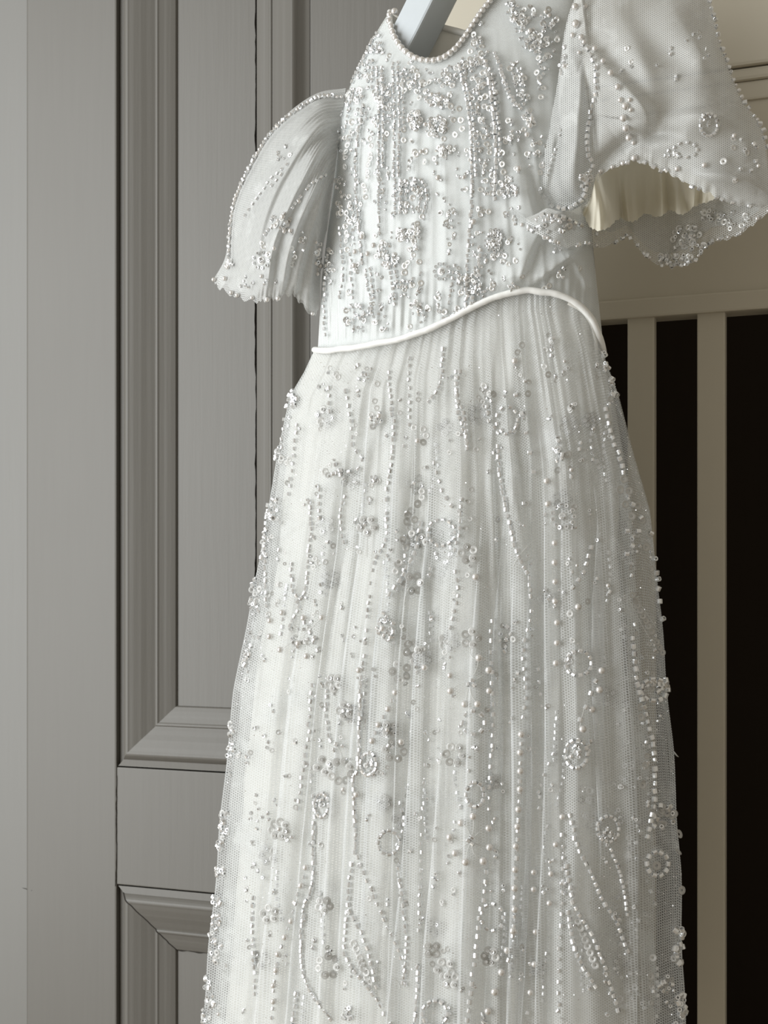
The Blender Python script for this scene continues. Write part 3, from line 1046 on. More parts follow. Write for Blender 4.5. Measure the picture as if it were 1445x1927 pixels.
def rosette(surf, x, y, r=11, n=5, pearl=False, seq=13):
    """sequin petals, each held by a small ring bead"""
    ro = random.random() * 6
    for i in range(n):
        a = 2 * math.pi * i / n + ro
        cx_, cy_ = x + r * math.cos(a), y + r * math.sin(a)
        put('sequin', surf, cx_, cy_, seq * 1.25, tilt=0.12)
        if random.random() < 0.75:
            put('seed_bead', surf, cx_, cy_, 6.2, None, 0.1, 0.0006)
    if pearl:
        put('pearl', surf, x, y, 9)


def daisy(surf, x, y, r=18, n=10, size=7.5):
    ring(surf, x, y, r, r * 1.05, n, size, tangent=False)
    put('sequin', surf, x, y, 15)
    for k in range(3):
        put('seed_bead', surf, x + random.uniform(-4, 4), y + random.uniform(-5, 5), 5.5, (1, 0), 0.5, 0.001)


def sprinkle(surf, x, y, rx_, ry, n, mix=(0.55, 0.35, 0.10), smin=5, smax=8.5, seq=(9, 14)):
    for k in range(n):
        a = random.random() * 6.283
        q = math.sqrt(random.random())
        xx, yy = x + rx_ * q * math.cos(a), y + ry * q * math.sin(a)
        u = random.random()
        if u < mix[0]:
            put('seed_bead', surf, xx, yy, random.uniform(smin, smax), None if random.random() < 0.35 else (random.gauss(0, 1), random.gauss(0, 1)), 0.3)
        elif u < mix[0] + mix[1]:
            put('sequin', surf, xx, yy, random.uniform(*seq), tilt=0.3)
        else:
            put('pearl', surf, xx, yy, random.uniform(6, 9.5))


def pearls(surf, pts, size=11.5):
    for x, y in pts:
        put('pearl', surf, x, y, 1.12 * size * random.uniform(0.94, 1.06))


def sequins(surf, pts, size=13, tilt=0.15):
    for x, y in pts:
        put('sequin', surf, x, y, size * random.uniform(0.92, 1.08), tilt=tilt)


# --- skirt, traced strings
S = 'skirt'
string(S, [(732, 700), (738, 775), (742, 793), (738, 870), (728, 920)], 11)
string(S, [(728, 940), (728, 1010), (705, 1060), (696, 1118), (690, 1190), (682, 1260)], 12, skip=0.15)
string(S, [(770, 675), (771, 740), (771, 800)], 12, 6.5)
string(S, [(835, 657), (828, 723), (808, 756)], 9, 7)
string(S, [(865, 700), (862, 740), (875, 796), (878, 845)], 10, 7)
string(S, [(818, 872), (828, 909), (845, 945), (865, 962)], 14, 7)
string(S, [(868, 940), (864, 1000), (858, 1035)], 11)
ring(S, 832, 1002, 26, 24, 13)
string(S, [(792, 985), (784, 1020), (775, 1050), (757, 1085), (735, 1118)], 13, 9)
sequins(S, [(795, 936), (784, 948), (772, 962), (766, 970), (779, 978), (764, 982), (771, 993), (776, 1004), (757, 1014), (763, 1031), (772, 1022), (752, 1058), (745, 1075), (748, 1062), (795, 925)], 15)
rosette(S, 692, 989, 13)
rosette(S, 775, 1221, 13)
string(S, [(652, 736), (662, 800), (666, 840), (682, 860)], 12)
string(S, [(683, 866), (674, 884), (650, 888), (640, 886)], 12)
string(S, [(620, 730), (622, 775)], 11)
string(S, [(583, 945), (586, 1000), (581, 1040), (576, 1110), (560, 1132)], 9.5)
string(S, [(549, 1062), (551, 1105), (563, 1138), (546, 1178)], 9)
string(S, [(500, 950), (501, 1050), (503, 1140)], 11)
string(S, [(603, 920), (601, 975)], 10)
string(S, [(648, 935), (640, 975), (648, 1020)], 10)
string(S, [(560, 800), (552, 870), (545, 930)], 13, 6.5)
string(S, [(536, 790), (530, 860)], 12, 6.5)
sequins(S, [(780, 805), (797, 808), (803, 820), (796, 833)], 13)
pearls(S, [(785, 830), (715, 783)], 10)
sprinkle(S, 629, 886, 18, 12, 9, (0.35, 0.6, 0.05), seq=(11, 15))
sprinkle(S, 725, 1180, 17, 28, 26, (0.6, 0.35, 0.05))
rosette(S, 778, 1098, 15, 6)
rosette(S, 752, 1264, 14, 5)
sequins(S, [(594, 1052), (600, 1060), (591, 1067), (612, 1058)], 11, 0.3)
sequins(S, [(705, 755), (710, 722), (709, 768), (637, 710), (633, 705)], 12)
sprinkle(S, 708, 793, 14, 16, 12, (0.4, 0.6, 0))
sprinkle(S, 700, 905, 14, 10, 8, (0.5, 0.5, 0))
pearls(S, [(533, 1153), (573, 1163), (606, 1162), (510, 1168), (510, 1198), (530, 1223), (563, 1211), (579, 1235), (676, 1261), (721, 1183), (799, 1256), (847, 1271)], 11)
sprinkle(S, 572, 1195, 26, 24, 22, (0.7, 0.25, 0.05))
for x, y in ((545, 742), (541, 758), (516, 858), (510, 950), (502, 975), (493, 1010), (490, 1040), (474, 1105), (470, 1135), (458, 1220), (455, 1245), (430, 1370), (426, 1410), (418, 1540), (416, 1560),
             (412, 1590), (408, 1640), (403, 1690), (400, 1730), (396, 1760), (395, 1800), (381, 1850), (378, 1915), (391, 1885)):
    sprinkle(S, x + 8, y, 9, 15, 9, (0.75, 0.2, 0.05), 6, 9)
string(S, [(588, 1290), (581, 1380), (571, 1448), (561, 1521)], 13, 7.5)
string(S, [(615, 1300), (614, 1344), (625, 1394), (645, 1404)], 10)
string(S, [(679, 1275), (675, 1434), (665, 1468), (669, 1541), (670, 1604)], 8.2, 8)
string(S, [(675, 1612), (702, 1683), (729, 1743), (756, 1803), (763, 1850)], 15, 7.5, tilt=0.05)
string(S, [(662, 1625), (655, 1700), (649, 1783), (662, 1817), (709, 1880)], 12, 8)
string(S, [(659, 1716), (682, 1756), (699, 1813), (709, 1857)], 13, 8.5)
for k in range(9):
    put('sequin', S, 667 + 30 * k / 8 + random.uniform(-1, 1), 1776 + 72 * k / 8, 16, tilt=0.2)
string(S, [(749, 1632), (759, 1703), (766, 1783), (759, 1850)], 11, 7.5)
ring(S, 732, 1585, 20, 22, 12, 8)
ring(S, 607, 1515, 13, 22, 12, 8)
sprinkle(S, 606, 1512, 6, 9, 6, (0.6, 0.4, 0))
ring(S, 695, 1438, 15, 21, 13, 8)
sprinkle(S, 695, 1436, 8, 10, 9, (0.8, 0.2, 0))
rosette(S, 526, 1560, 14, 7, True)
rosette(S, 508, 1720, 12, 5)
rosette(S, 650, 1337, 11, 5)
rosette(S, 642, 1451, 19, 8)
rosette(S, 742, 1412, 16, 6)
rosette(S, 735, 1372, 10, 4)
pearls(S, [(753, 1396), (744, 1303), (731, 1334), (714, 1364), (702, 1394), (672, 1495)], 12)
for a, b in (((744, 1303), (731, 1334)), ((731, 1334), (714, 1364)), ((714, 1364), (702, 1394))):
    put('seed_bead', S, (a[0] + b[0]) / 2, (a[1] + b[1]) / 2, 7, (0, 1))
pearls(S, [(575, 1632), (566, 1666), (556, 1698), (548, 1733), (536, 1763), (524, 1795), (521, 1825), (516, 1854), (516, 1884)], 11)
string(S, [(570, 1650), (552, 1715), (530, 1780), (518, 1840), (514, 1915)], 16, 6.5)
string(S, [(477, 1690), (476, 1756), (481, 1870)], 12)
string(S, [(591, 1548), (588, 1666), (571, 1716), (568, 1803), (581, 1857), (622, 1917)], 9, 7.5)
string(S, [(558, 1870), (551, 1930)], 10)
rosette(S, 610, 1703, 10, 5)
rosette(S, 618, 1817, 18, 7)
ring(S, 820, 1907, 24, 24, 12, 8.5)
rosette(S, 813, 1787, 10, 4)
rosette(S, 838, 1823, 14, 5)
rosette(S, 850, 1845, 10, 4)
string(S, [(715, 1890), (735, 1925)], 11, 8)
sprinkle(S, 655, 1905, 14, 12, 10, (0.5, 0.5, 0))
string(S, [(788, 1820), (785, 1880), (780, 1930)], 10, 8)
string(S, [(800, 1440), (793, 1530), (792, 1640), (787, 1750)], 15, 6.5, skip=0.25)
string(S, [(860, 700), (863, 773), (880, 840)], 10)
string(S, [(918, 778), (926, 800), (940, 815), (963, 816), (972, 800)], 11, 7.5)
ring(S, 955, 790, 20, 24, 9)
string(S, [(938, 838), (943, 906), (953, 956), (963, 999), (976, 1049), (993, 1082), (996, 1122)], 10.5, 8)
string(S, [(973, 743), (989, 806), (999, 859), (1003, 889)], 27, 8, across=True)
string(S, [(926, 1168), (923, 1221), (926, 1271), (927, 1380), (922, 1455), (920, 1521)], 18.5, 7.5, tilt=0.05)
pearls(S, [(1029, 906), (1031, 949), (1043, 1022), (1043, 1059), (1044, 1095), (1044, 1132), (1048, 1172), (1048, 1210), (1046, 1248)], 12)
daisy(S, 1059, 972, 20, 11, 8)
sequins(S, [(1053, 829), (1067, 856), (1048, 884), (1050, 846)], 15)
sprinkle(S, 1048, 855, 12, 14, 9, (0.75, 0.25, 0))
ring(S, 1089, 1248, 23, 23, 13, 8)
sprinkle(S, 1072, 1242, 8, 10, 6, (0.8, 0.2, 0))
pearls(S, [(1087, 1142), (970, 680)], 12)
sequins(S, [(1104, 1132), (1074, 1155), (981, 650), (973, 663), (994, 720), (992, 741), (1038, 640), (1025, 690), (1030, 705)], 13)
sequins(S, [(1172, 902), (1182, 924), (1175, 949), (1199, 952), (1187, 972), (1207, 979), (1199, 1005), (1220, 1005), (1165, 922), (1214, 1030)], 16)
for x, y in ((1189, 950), (1178, 1000), (1188, 1012), (1187, 1027), (1177, 1043), (1204, 975), (1222, 1004), (1200, 1000)):
    put('seed_bead', S, x, y, 8.5, (1, 0.3), 0.3, 0.001)
for k in range(12):
    put('sequin', S, 1189 + 56 * k / 11, 1120 + 108 * k / 11, 13, tilt=0.15)
for x, y in ((1232, 1052), (1236, 1078), (1238, 1090), (1239, 1108), (1244, 1132), (1247, 1165)):
    put('seed_bead', S, x, y, 9, (0, 1) if random.random() < 0.5 else None, 0.2)
string(S, [(1189, 1201), (1197, 1281), (1211, 1330), (1224, 1381), (1231, 1431), (1231, 1498), (1218, 1575)], 14, 9)
rosette(S, 881, 1042, 13)
rosette(S, 886, 1201, 13)
pearls(S, [(901, 1238), (918, 1261), (895, 1086), (848, 1300), (875, 1325), (899, 1325), (919, 1300)], 13.5)
pearls(S, [(891, 1536), (869, 1548), (848, 1575), (858, 1605), (877, 1622), (907, 1620), (921, 1594), (918, 1558)], 14)
for x, y in ((881, 1582), (887, 1576), (889, 1588), (883, 1288), (889, 1281), (893, 1289)):
    put('seed_bead', S, x, y, 7.5, (1, 1), 0.3)
sequins(S, [(886, 922), (881, 944), (885, 977), (876, 995), (840, 1208), (838, 1228), (853, 1150)], 11, 0.25)
ring(S, 891, 1360, 20, 22, 8, 8.5)
ring(S, 894, 1495, 16, 23, 12, 8)
rosette(S, 855, 1420, 16, 6)
string(S, [(848, 1180), (862, 1120), (858, 1075)], 12, 7.5)
pearls(S, [(981, 1382), (979, 1416), (979, 1451), (978, 1485), (975, 1523), (973, 1555), (970, 1592), (969, 1636), (968, 1671), (968, 1711), (965, 1751)], 13)
string(S, [(981, 1399), (977, 1505), (970, 1655), (966, 1760)], 17, 7.5)
pearls(S, [(954, 1788), (942, 1829), (933, 1866), (919, 1902)], 13.5)
string(S, [(957, 1806), (936, 1848), (925, 1885), (915, 1925)], 36, 8)
string(S, [(914, 1641), (909, 1696), (902, 1716), (897, 1767), (890, 1834), (879, 1920)], 16.5, 8.2, tilt=0.05)
ring(S, 926, 1726, 21, 25, 9, 7.5)
rosette(S, 922, 1800, 12, 6)
ring(S, 1085, 1419, 19, 26, 13, 8.5)
sprinkle(S, 1084, 1416, 10, 14, 9, (1, 0, 0))
string(S, [(1073, 1535), (1090, 1602), (1110, 1639), (1134, 1693), (1161, 1740), (1181, 1790)], 13, 8)
string(S, [(1067, 1629), (1080, 1700), (1114, 1760), (1140, 1830), (1161, 1900)], 13, 8)
string(S, [(1070, 1716), (1080, 1777), (1090, 1807), (1120, 1857)], 12, 8.5)
for k in range(8):
    put('sequin', S, 1088 + 32 * k / 7, 1734 + 82 * k / 7, 15, tilt=0.22)
string(S, [(1057, 1572), (1060, 1632), (1054, 1783), (1051, 1890)], 19, 6.5)
pearls(S, [(1057, 1537), (1046, 1589), (1036, 1644), (1033, 1699), (1008, 1753), (1006, 1814), (998, 1867), (1004, 1641), (1004, 1673)], 11)
pearls(S, [(1127, 1298), (1112, 1335), (1095, 1372), (1131, 1262)], 13)
string(S, [(1120, 1280), (1104, 1320), (1092, 1355)], 18, 8)
put('sequin', S, 1234, 1629, 18)
ring(S, 1236, 1625, 20, 22, 10, 9)
sprinkle(S, 1244, 1535, 26, 24, 20, (0.5, 0.5, 0), 8, 10, (14, 17))
ring(S, 1230, 1298, 24, 20, 11, 9.5)
sprinkle(S, 1240, 1290, 24, 14, 12, (0.9, 0.1, 0), 8, 10)
ring(S, 1144, 1560, 20, 24, 14, 7)
sprinkle(S, 1148, 1575, 14, 18, 14, (0.9, 0.1, 0), 5, 7)
string(S, [(1150, 1600), (1172, 1660), (1180, 1720)], 9, 7)
for x, y in ((1268, 1420), (1275, 1570), (1273, 1604), (1280, 1675)):
    put('sequin', S, x, y, 17, tilt=0.4)
for x, y in ((1281, 1755), (1281, 1785), (1280, 1805), (1286, 1880), (1286, 1905), (1278, 1925)):
    sprinkle(S, x - 4, y, 11, 10, 6, (0.9, 0.1, 0), 9, 11)
sequins(S, [(1228, 1802), (1223, 1837), (1203, 1330), (1205, 1350), (1213, 1440), (1208, 1478)], 15)
sprinkle(S, 1250, 1850, 14, 18, 14, (0.7, 0.3, 0))
for x, y in ((1140, 672), (1144, 690), (1152, 720), (1160, 745)):
    sprinkle(S, x - 4, y, 7, 10, 5, (0.9, 0.1, 0), 6, 9)
string(S, [(1140, 770), (1150, 815), (1165, 860), (1172, 890)], 12, 8)
string(S, [(1112, 1030), (1100, 1070), (1078, 1105)], 12, 8)
sprinkle(S, 1080, 770, 14, 14, 6, (0.8, 0.2, 0))
sprinkle(S, 1040, 650, 14, 24, 8, (0.3, 0.7, 0))
sprinkle(S, 912, 745, 16, 22, 20, (0.55, 0.45, 0))
sprinkle(S, 953, 1200, 16, 26, 16, (0.7, 0.25, 0.05))
string(S, [(1000, 1150), (985, 1230), (990, 1300), (985, 1350)], 16, 7)
string(S, [(1040, 1420), (1020, 1470), (1015, 1520)], 16, 6)
string(S, [(1012, 1260), (1020, 1330)], 16, 6)
# softer scattered beads between the traced motifs
for k in range(330):
    y = random.uniform(690, 1920)
    xl_ = np.interp(y, LEFT[:, 1], LEFT[:, 0]) + 6
    xr_ = np.interp(y, RIGHT[:, 1], RIGHT[:, 0]) - 6
    x = xl_ + (xr_ - xl_) * random.random() ** 1.25
    sprinkle(S, x, y, 6, 16, 2, (0.7, 0.28, 0.02), 4.5, 7, (8, 12))
# motifs sewn to the net layer below, dimmed by the tulle over them
for k in range(64):
    y = random.uniform(720, 1910)
    xl_ = np.interp(y, LEFT[:, 1], LEFT[:, 0]) + 26
    xr_ = np.interp(y, RIGHT[:, 1], RIGHT[:, 0]) - 30
    x = random.uniform(xl_, xr_)
    if k % 2:
        rosette('inner', x, y, random.uniform(9, 14), random.randint(4, 6))
    else:
        string('inner', [(x, y), (x + random.uniform(-8, 8), y + 40), (x + random.uniform(-14, 10), y + 90)], 11, 7)
for k in range(60):
    sprinkle('inner', random.uniform(1160, 1235), random.uniform(1020, 1900), 14, 20, 3, (0.4, 0.6, 0), seq=(11, 15))

# --- bodice
B_ = 'bodice'
for pts, st, sz in (
    ([(684, 200), (673, 270), (670, 344), (677, 435), (683, 496)], 8, 7.5),
    ([(710, 128), (714, 222), (713, 313), (714, 440)], 7.5, 7), ([(719, 128), (722, 222), (721, 313)], 7.5, 7),
    ([(694, 118), (693, 165)], 9, 7), ([(702, 116), (702, 165)], 9, 7), ([(690, 98), (722, 100)], 8, 7),
    ([(740, 120), (743, 216), (741, 331)], 7.5, 6.5), ([(749, 120), (752, 216), (750, 331)], 7.5, 6.5), ([(758, 140), (760, 240)], 8, 6),
    ([(865, 124), (884, 222), (888, 313), (887, 405), (879, 500), (876, 600)], 9, 8),
    ([(873, 130), (892, 230), (896, 330)], 9, 7),
    ([(914, 118), (929, 216), (934, 300), (932, 374)], 8, 8.5), ([(922, 130), (937, 220), (941, 300)], 9, 7),
    ([(962, 120), (974, 180)], 7, 5), ([(972, 118), (984, 186)], 7, 5), ([(981, 130), (990, 190)], 8, 5),
    ([(689, 510), (695, 550), (701, 590)], 8, 7), ([(698, 505), (705, 560)], 8, 7),
    ([(731, 485), (738, 530), (744, 572)], 8, 7), ([(741, 490), (750, 540)], 8, 6.5),
    ([(744, 337), (744, 400)], 7, 6.5), ([(754, 340), (754, 400)], 7, 6.5), ([(764, 342), (766, 398)], 7, 6),
    ([(774, 337), (796, 342), (804, 370), (798, 398)], 7, 6.5), ([(782, 345), (792, 360), (788, 398)], 7, 6),
    ([(657, 200), (652, 240)], 8, 7), ([(668, 170), (660, 205)], 8, 6.5),
    ([(640, 430), (646, 500), (640, 560)], 10, 7), ([(660, 480), (664, 560)], 9, 7), ([(618, 470), (612, 560), (612, 630)], 10, 7),
    ([(820, 560), (835, 600)], 9, 7), ([(905, 470), (895, 540), (880, 590)], 9, 7.5), ([(855, 500), (845, 570)], 9, 7),
):
    string(B_, pts, st, sz, tilt=0.2)
string(B_, [(932, 100), (945, 140), (957, 173), (970, 196), (980, 206)], 6, 7.5, across=True)
string(B_, [(938, 130), (952, 168), (966, 200)], 7, 5)
for pts in ([(661, 231), (655, 270), (649, 313)], [(698, 261), (700, 285), (689, 340), (689, 374)], [(658, 374), (654, 420), (652, 465)],
            [(726, 250), (722, 262)], [(760, 160), (761, 170)], [(760, 245), (762, 262)], [(845, 150), (850, 165), (848, 195)],
            [(852, 225), (855, 255)], [(862, 205), (872, 245)], [(945, 289), (948, 310), (941, 340)], [(786, 426), (780, 450), (772, 470)],
            [(768, 493), (790, 492)], [(800, 285), (798, 310)], [(780, 285), (782, 292)], [(834, 235), (828, 290), (820, 300)], [(786, 141), (797, 160), (800, 175)],
            [(906, 165), (912, 200)], [(960, 130), (985, 145)], [(905, 405), (898, 395), (920, 400)], [(925, 445), (928, 460)], [(762, 500), (765, 512)],
            [(950, 350), (955, 360)], [(775, 655), (776, 615)], [(836, 590), (838, 600)], [(915, 340), (906, 355)], [(995, 60), (985, 20)], [(1000, 70), (1012, 86)], [(1030, 75), (1028, 105)], [(1025, 165), (1018, 185)],
            [(963, 20), (972, 45)], [(890, 65), (885, 115)]):
    string(B_, pts, 11, 12, kind='sequin', jit=2.0)
for x, y, rx_, ry, n in ((780, 228, 13, 18, 42), (823, 191, 24, 14, 40), (820, 240, 20, 22, 44), (770, 370, 26, 30, 40), (756, 441, 14, 12, 26), (735, 487, 16, 14, 24),
                         (932, 450, 18, 18, 28), (996, 222, 13, 14, 24), (957, 359, 18, 14, 30), (780, 445, 14, 30, 26), (670, 180, 18, 14, 30), (985, 30, 24, 22, 16),
                         (1000, 80, 22, 22, 16), (1030, 110, 16, 26, 14), (928, 190, 8, 50, 22), (895, 180, 10, 40, 24), (972, 140, 8, 24, 14), (985, 175, 9, 24, 14), (835, 290, 14, 20, 18),
                         (765, 540, 30, 22, 26), (870, 540, 20, 26, 22), (670, 595, 22, 26, 26), (790, 580, 20, 14, 14), (860, 590, 16, 12, 14), (720, 470, 16, 18, 16),
                         (910, 520, 20, 40, 26), (940, 480, 16, 18, 14), (640, 370, 12, 40, 20), (622, 500, 10, 40, 16), (700, 590, 20, 22, 16), (850, 420, 18, 24, 14),
                         (905, 250, 14, 40, 26), (920, 330, 14, 40, 24), (960, 250, 16, 30, 14), (690, 230, 20, 40, 26), (725, 180, 20, 40, 26), (800, 150, 24, 20, 14), (1040, 60, 12, 40, 14),
                         (900, 130, 14, 30, 18), (870, 330, 12, 40, 12), (660, 420, 12, 40, 18), (1010, 290, 18, 40, 18), (898, 90, 9, 34, 20), (916, 130, 8, 40, 20), (978, 40, 18, 22, 26), (1005, 75, 18, 22, 26), (1028, 40, 12, 24, 16), (868, 140, 12, 30, 18), (1018, 140, 9, 30, 14), (958, 15, 10, 14, 10), (770, 145, 20, 16, 16), (840, 150, 16, 18, 16)):
    sprinkle(B_, x, y, rx_, ry, n, (0.74, 0.24, 0.02), 4.2, 7.2, (9, 13))
daisy(B_, 832, 511, 14, 10, 7)
daisy(B_, 928, 458, 14, 9, 7)
pearls(B_, [(993, 254), (976, 319), (892, 418), (826, 335), (683, 446), (670, 474), (668, 500), (705, 462), (694, 478), (1000, 225), (997, 238)], 10)
for k in range(640):
    x, y = random.uniform(615, 1035), random.uniform(10, 625)
    if y > 640 - max(x - 700, 0) * 0.25 or y < np.interp(x, [640, 700, 740, 805, 860, 905, 940], [200, 100, 95, 128, 102, 40, 10]) or (x > 980 and y > 330 - (x - 980) * 2) or (x > 925 and y < 230):
        continue
    gap = math.sin(x * 0.105 + 1.2) + 0.5 * math.sin(y * 0.03 + x * 0.02)
    if gap < -0.25:
        continue
    sprinkle(B_, x, y, 4, 8, 2, (0.78, 0.21, 0.01), 4.0, 6.6, (8, 11.5))
sequins(B_, [(1052, 519), (1025, 543), (1033, 538), (982, 520), (1090, 505), (965, 545)], 11, 0.2)
sprinkle(B_, 1058, 510, 8, 12, 6, (1, 0, 0), 5, 7)
sprinkle(B_, 1045, 470, 12, 12, 6, (1, 0, 0), 5, 7)
# neckline pearls, touching one another, follow the neck edge
nkp = resample([(742, 21)] + [(730, 32)] + NECK[1:], 200)
acc, last = 0.0, None
for i, (x, y) in enumerate(nkp):
    if last is None or math.hypot(x - last[0], y - last[1]) > 11.0:
        last = (x, y)
        c = front_neck(np.array([[x, y]]), -0.0022)[0]
        w = float((c - CAM) @ FV)
        REC.append(('pearl', 'bodice', c, np.eye(3), 12.8 * 0.5 * w / FPX, 12.8))

# --- left sleeve
LS = 'lsleeve'
edge = resample([(640, 180), (600, 182), (560, 203), (510, 248), (470, 312), (440, 380), (432, 440), (430, 485)], 52)
for i, (x, y) in enumerate(edge):
    put('pearl' if random.random() < 0.35 else 'seed_bead', LS, x + 2, y + 2, random.uniform(6.5, 9), (random.gauss(0, 1), random.gauss(0, 1)), 0.4)
sprinkle(LS, 432, 490, 10, 14, 10, (0.4, 0.1, 0.5), 7, 9)
for x, y in ((437, 551), (505, 563), (587, 590), (425, 525), (404, 527), (523, 560), (476, 560), (448, 556), (598, 470), (600, 500), (596, 515)):
    put('pearl', LS, x, y, random.uniform(8, 11.5))
string(LS, [(612, 330), (593, 342), (570, 365), (545, 395), (520, 420), (500, 440)], 8, 6.5, skip=0.15)
string(LS, [(540, 310), (505, 345), (490, 365), (462, 405)], 11, 6, skip=0.25)
string(LS, [(530, 330), (512, 350)], 8, 6)
sprinkle(LS, 530, 420, 22, 16, 22, (0.55, 0.3, 0.15))
daisy(LS, 493, 490, 14, 9, 6.5)
sequins(LS, [(494, 458), (497, 465), (506, 479), (550, 490), (548, 498), (556, 484)], 11, 0.3)
pearls(LS, [(563, 380), (541, 422), (548, 435), (515, 467), (494, 520)], 8)
sprinkle(LS, 598, 480, 7, 30, 16, (0.6, 0.25, 0.15))
sprinkle(LS, 535, 290, 18, 22, 8, (0.6, 0.4, 0), 4.5, 6)
sprinkle(LS, 560, 450, 26, 30, 10, (0.7, 0.3, 0), 4.5, 6.5)
sprinkle(LS, 480, 530, 40, 14, 12, (0.7, 0.3, 0), 4.5, 6.5)

# --- right sleeve
RS = 'rsleeve'
for (x, y), sz in zip([(1085, 14), (1085, 47), (1079, 68), (1095, 72), (1103, 14), (1119, 94), (1134, 117), (1150, 139), (1164, 164), (1169, 188), (1179, 199), (1175, 221), (1179, 240), (1183, 256), (1193, 270),
                       (1195, 297), (1173, 307), (1130, 323), (1148, 325), (1326, 311), (1275, 317), (1381, 256), (1100, 80), (1090, 100), (1186, 188), (1188, 206)],
                      [14, 16, 11, 12, 10, 12, 11, 13, 13, 11, 15, 15, 15, 14, 9, 13, 10, 10, 9, 11, 11, 10, 9, 8, 9, 9]):
    put('pearl', RS, x, y, sz)
string(RS, [(1122, 130), (1122, 176), (1113, 207), (1103, 250), (1105, 289), (1115, 309), (1103, 336), (1099, 368), (1072, 391), (1040, 387), (1025, 368), (1009, 352)], 11, 9)
string(RS, [(1098, 85), (1110, 100), (1122, 125)], 8, 8)
sprinkle(RS, 1100, 340, 14, 14, 14, (0.7, 0.1, 0.2), 7, 9.5)
string(RS, [(1060, 225), (1052, 260), (1042, 290), (1030, 330)], 9, 5, skip=0.2)
ring(RS, 1334, 235, 16, 20, 14, 7)
sprinkle(RS, 1330, 225, 14, 14, 10, (1, 0, 0), 5, 6.5)
sprinkle(RS, 1265, 290, 16, 12, 8, (0.8, 0.2, 0), 5, 7)
ring(RS, 1290, 282, 22, 14, 9, 6)
for x, y in resample([(1334, 2), (1342, 30), (1352, 66), (1366, 105), (1378, 140), (1398, 188), (1415, 212), (1434, 238), (1442, 275)], 24):
    put('seed_bead' if random.random() < 0.7 else 'pearl', RS, x, y + random.uniform(-3, 3), random.uniform(6, 10), (1, 0), 0.6)
sprinkle(RS, 1010, 355, 10, 12, 12, (0.7, 0.2, 0.1), 6, 9)
sprinkle(RS, 985, 395, 22, 12, 16, (0.75, 0.15, 0.1), 6, 8.5)
sprinkle(RS, 1060, 110, 8, 30, 10, (0.8, 0.1, 0.1), 6, 8)
string(RS, [(1236, 40), (1262, 90), (1272, 150)], 34, 6, skip=0.2)
sprinkle(RS, 1300, 110, 40, 60, 9, (0.6, 0.3, 0.1), 5, 7, (9, 12))
sprinkle(RS, 1390, 300, 40, 40, 14, (0.5, 0.4, 0.1), 6, 8, (10, 14))
sprinkle(RS, 1200, 120, 40, 50, 6, (0.6, 0.4, 0), 5, 6.5, (8, 11))
string(RS, [(1150, 318), (1185, 306), (1225, 312), (1262, 330), (1310, 354), (1360, 376), (1410, 388)], 15, 8, skip=0.35)
string('bodice', [(700, 60), (690, 92), (672, 122), (660, 150)], 8, 7)
sprinkle('bodice', 708, 80, 12, 22, 16, (0.8, 0.2, 0), 5, 7)
sprinkle('bodice', 690, 130, 16, 26, 18, (0.8, 0.2, 0), 5, 7)
FR = 'frill'
for x, y in resample(HEMB, 90)[2:-2]:
    if random.random() < 0.62:
        put('seed_bead' if random.random() < 0.75 else 'pearl', FR, x, y - random.uniform(0, 5), random.uniform(6, 9), (random.gauss(0, 1), random.gauss(0, 1)), 0.5)
sprinkle(FR, 1295, 455, 32, 30, 34, (0.35, 0.6, 0.05), 7, 9, (11, 15))
sprinkle(FR, 1265, 488, 30, 9, 22, (0.6, 0.4, 0), 6, 9)
sprinkle(FR, 1375, 415, 36, 16, 16, (0.5, 0.5, 0), 6, 9)
sprinkle(FR, 1040, 425, 40, 14, 22, (0.75, 0.2, 0.05), 6, 9)
sprinkle(FR, 1330, 405, 30, 16, 12, (0.5, 0.5, 0), 6, 9)
string(FR, [(1120, 400), (1121, 440)], 9, 8)
string(FR, [(1012, 410), (1030, 405), (1060, 410), (1090, 425)], 10, 9)

# --- turn the records into objects: the 300 largest of a kind singly, the rest joined per layer
base_mesh = {}
for k, (v, f) in UNIT.items():
    me = mesh_np(k, v, f, k == 'pearl')
    if k == 'sequin':
        me.polygons.foreach_set('use_smooth', np.full(len(me.polygons), True, bool))
    me.materials.append(BMAT[k])
    base_mesh[k] = me
base_mesh['clear'] = base_mesh['sequin'].copy()
base_mesh['clear'].materials[0] = M_SEQC
for kind in UNIT:
    recs = sorted([r for r in REC if r[0] == kind], key=lambda r: -r[5] + (4 if r[1] == 'inner' else 0))
    single, rest = recs[:300], recs[300:]
    for _, surf, pos, rot, r, size in single:
        o = bpy.data.objects.new(kind, base_mesh['clear' if kind == 'sequin' and surf in ('skirt', 'inner') else kind])
        COL.objects.link(o)
        o.parent = SURF[surf][1]
        m = Matrix([list(row) for row in (rot * r)]).to_4x4()
        m.translation = Vector(pos - ROOT)
        o.matrix_local = m
    by = {}
    for rec in rest:
        by.setdefault(rec[1], []).append(rec)
    for surf, rs in by.items():
        v, f = UNIT[kind]
        R = np.array([a[3] * a[4] for a in rs])
        T = np.array([a[2] for a in rs]) - ROOT
        V = np.einsum('nij,kj->nki', R, v) + T[:, None, :]
        F = f[None] + (np.arange(len(rs)) * len(v))[:, None, None]
        me = mesh_np(kind + '_embroidery', V.reshape(-1, 3), F.reshape(-1, f.shape[1]), kind != 'seed_bead')
        o = link(kind + '_embroidery', me, M_SEQC if kind == 'sequin' and surf in ('skirt', 'inner') else BMAT[kind], SURF[surf][1])
        o['kind'] = 'stuff'

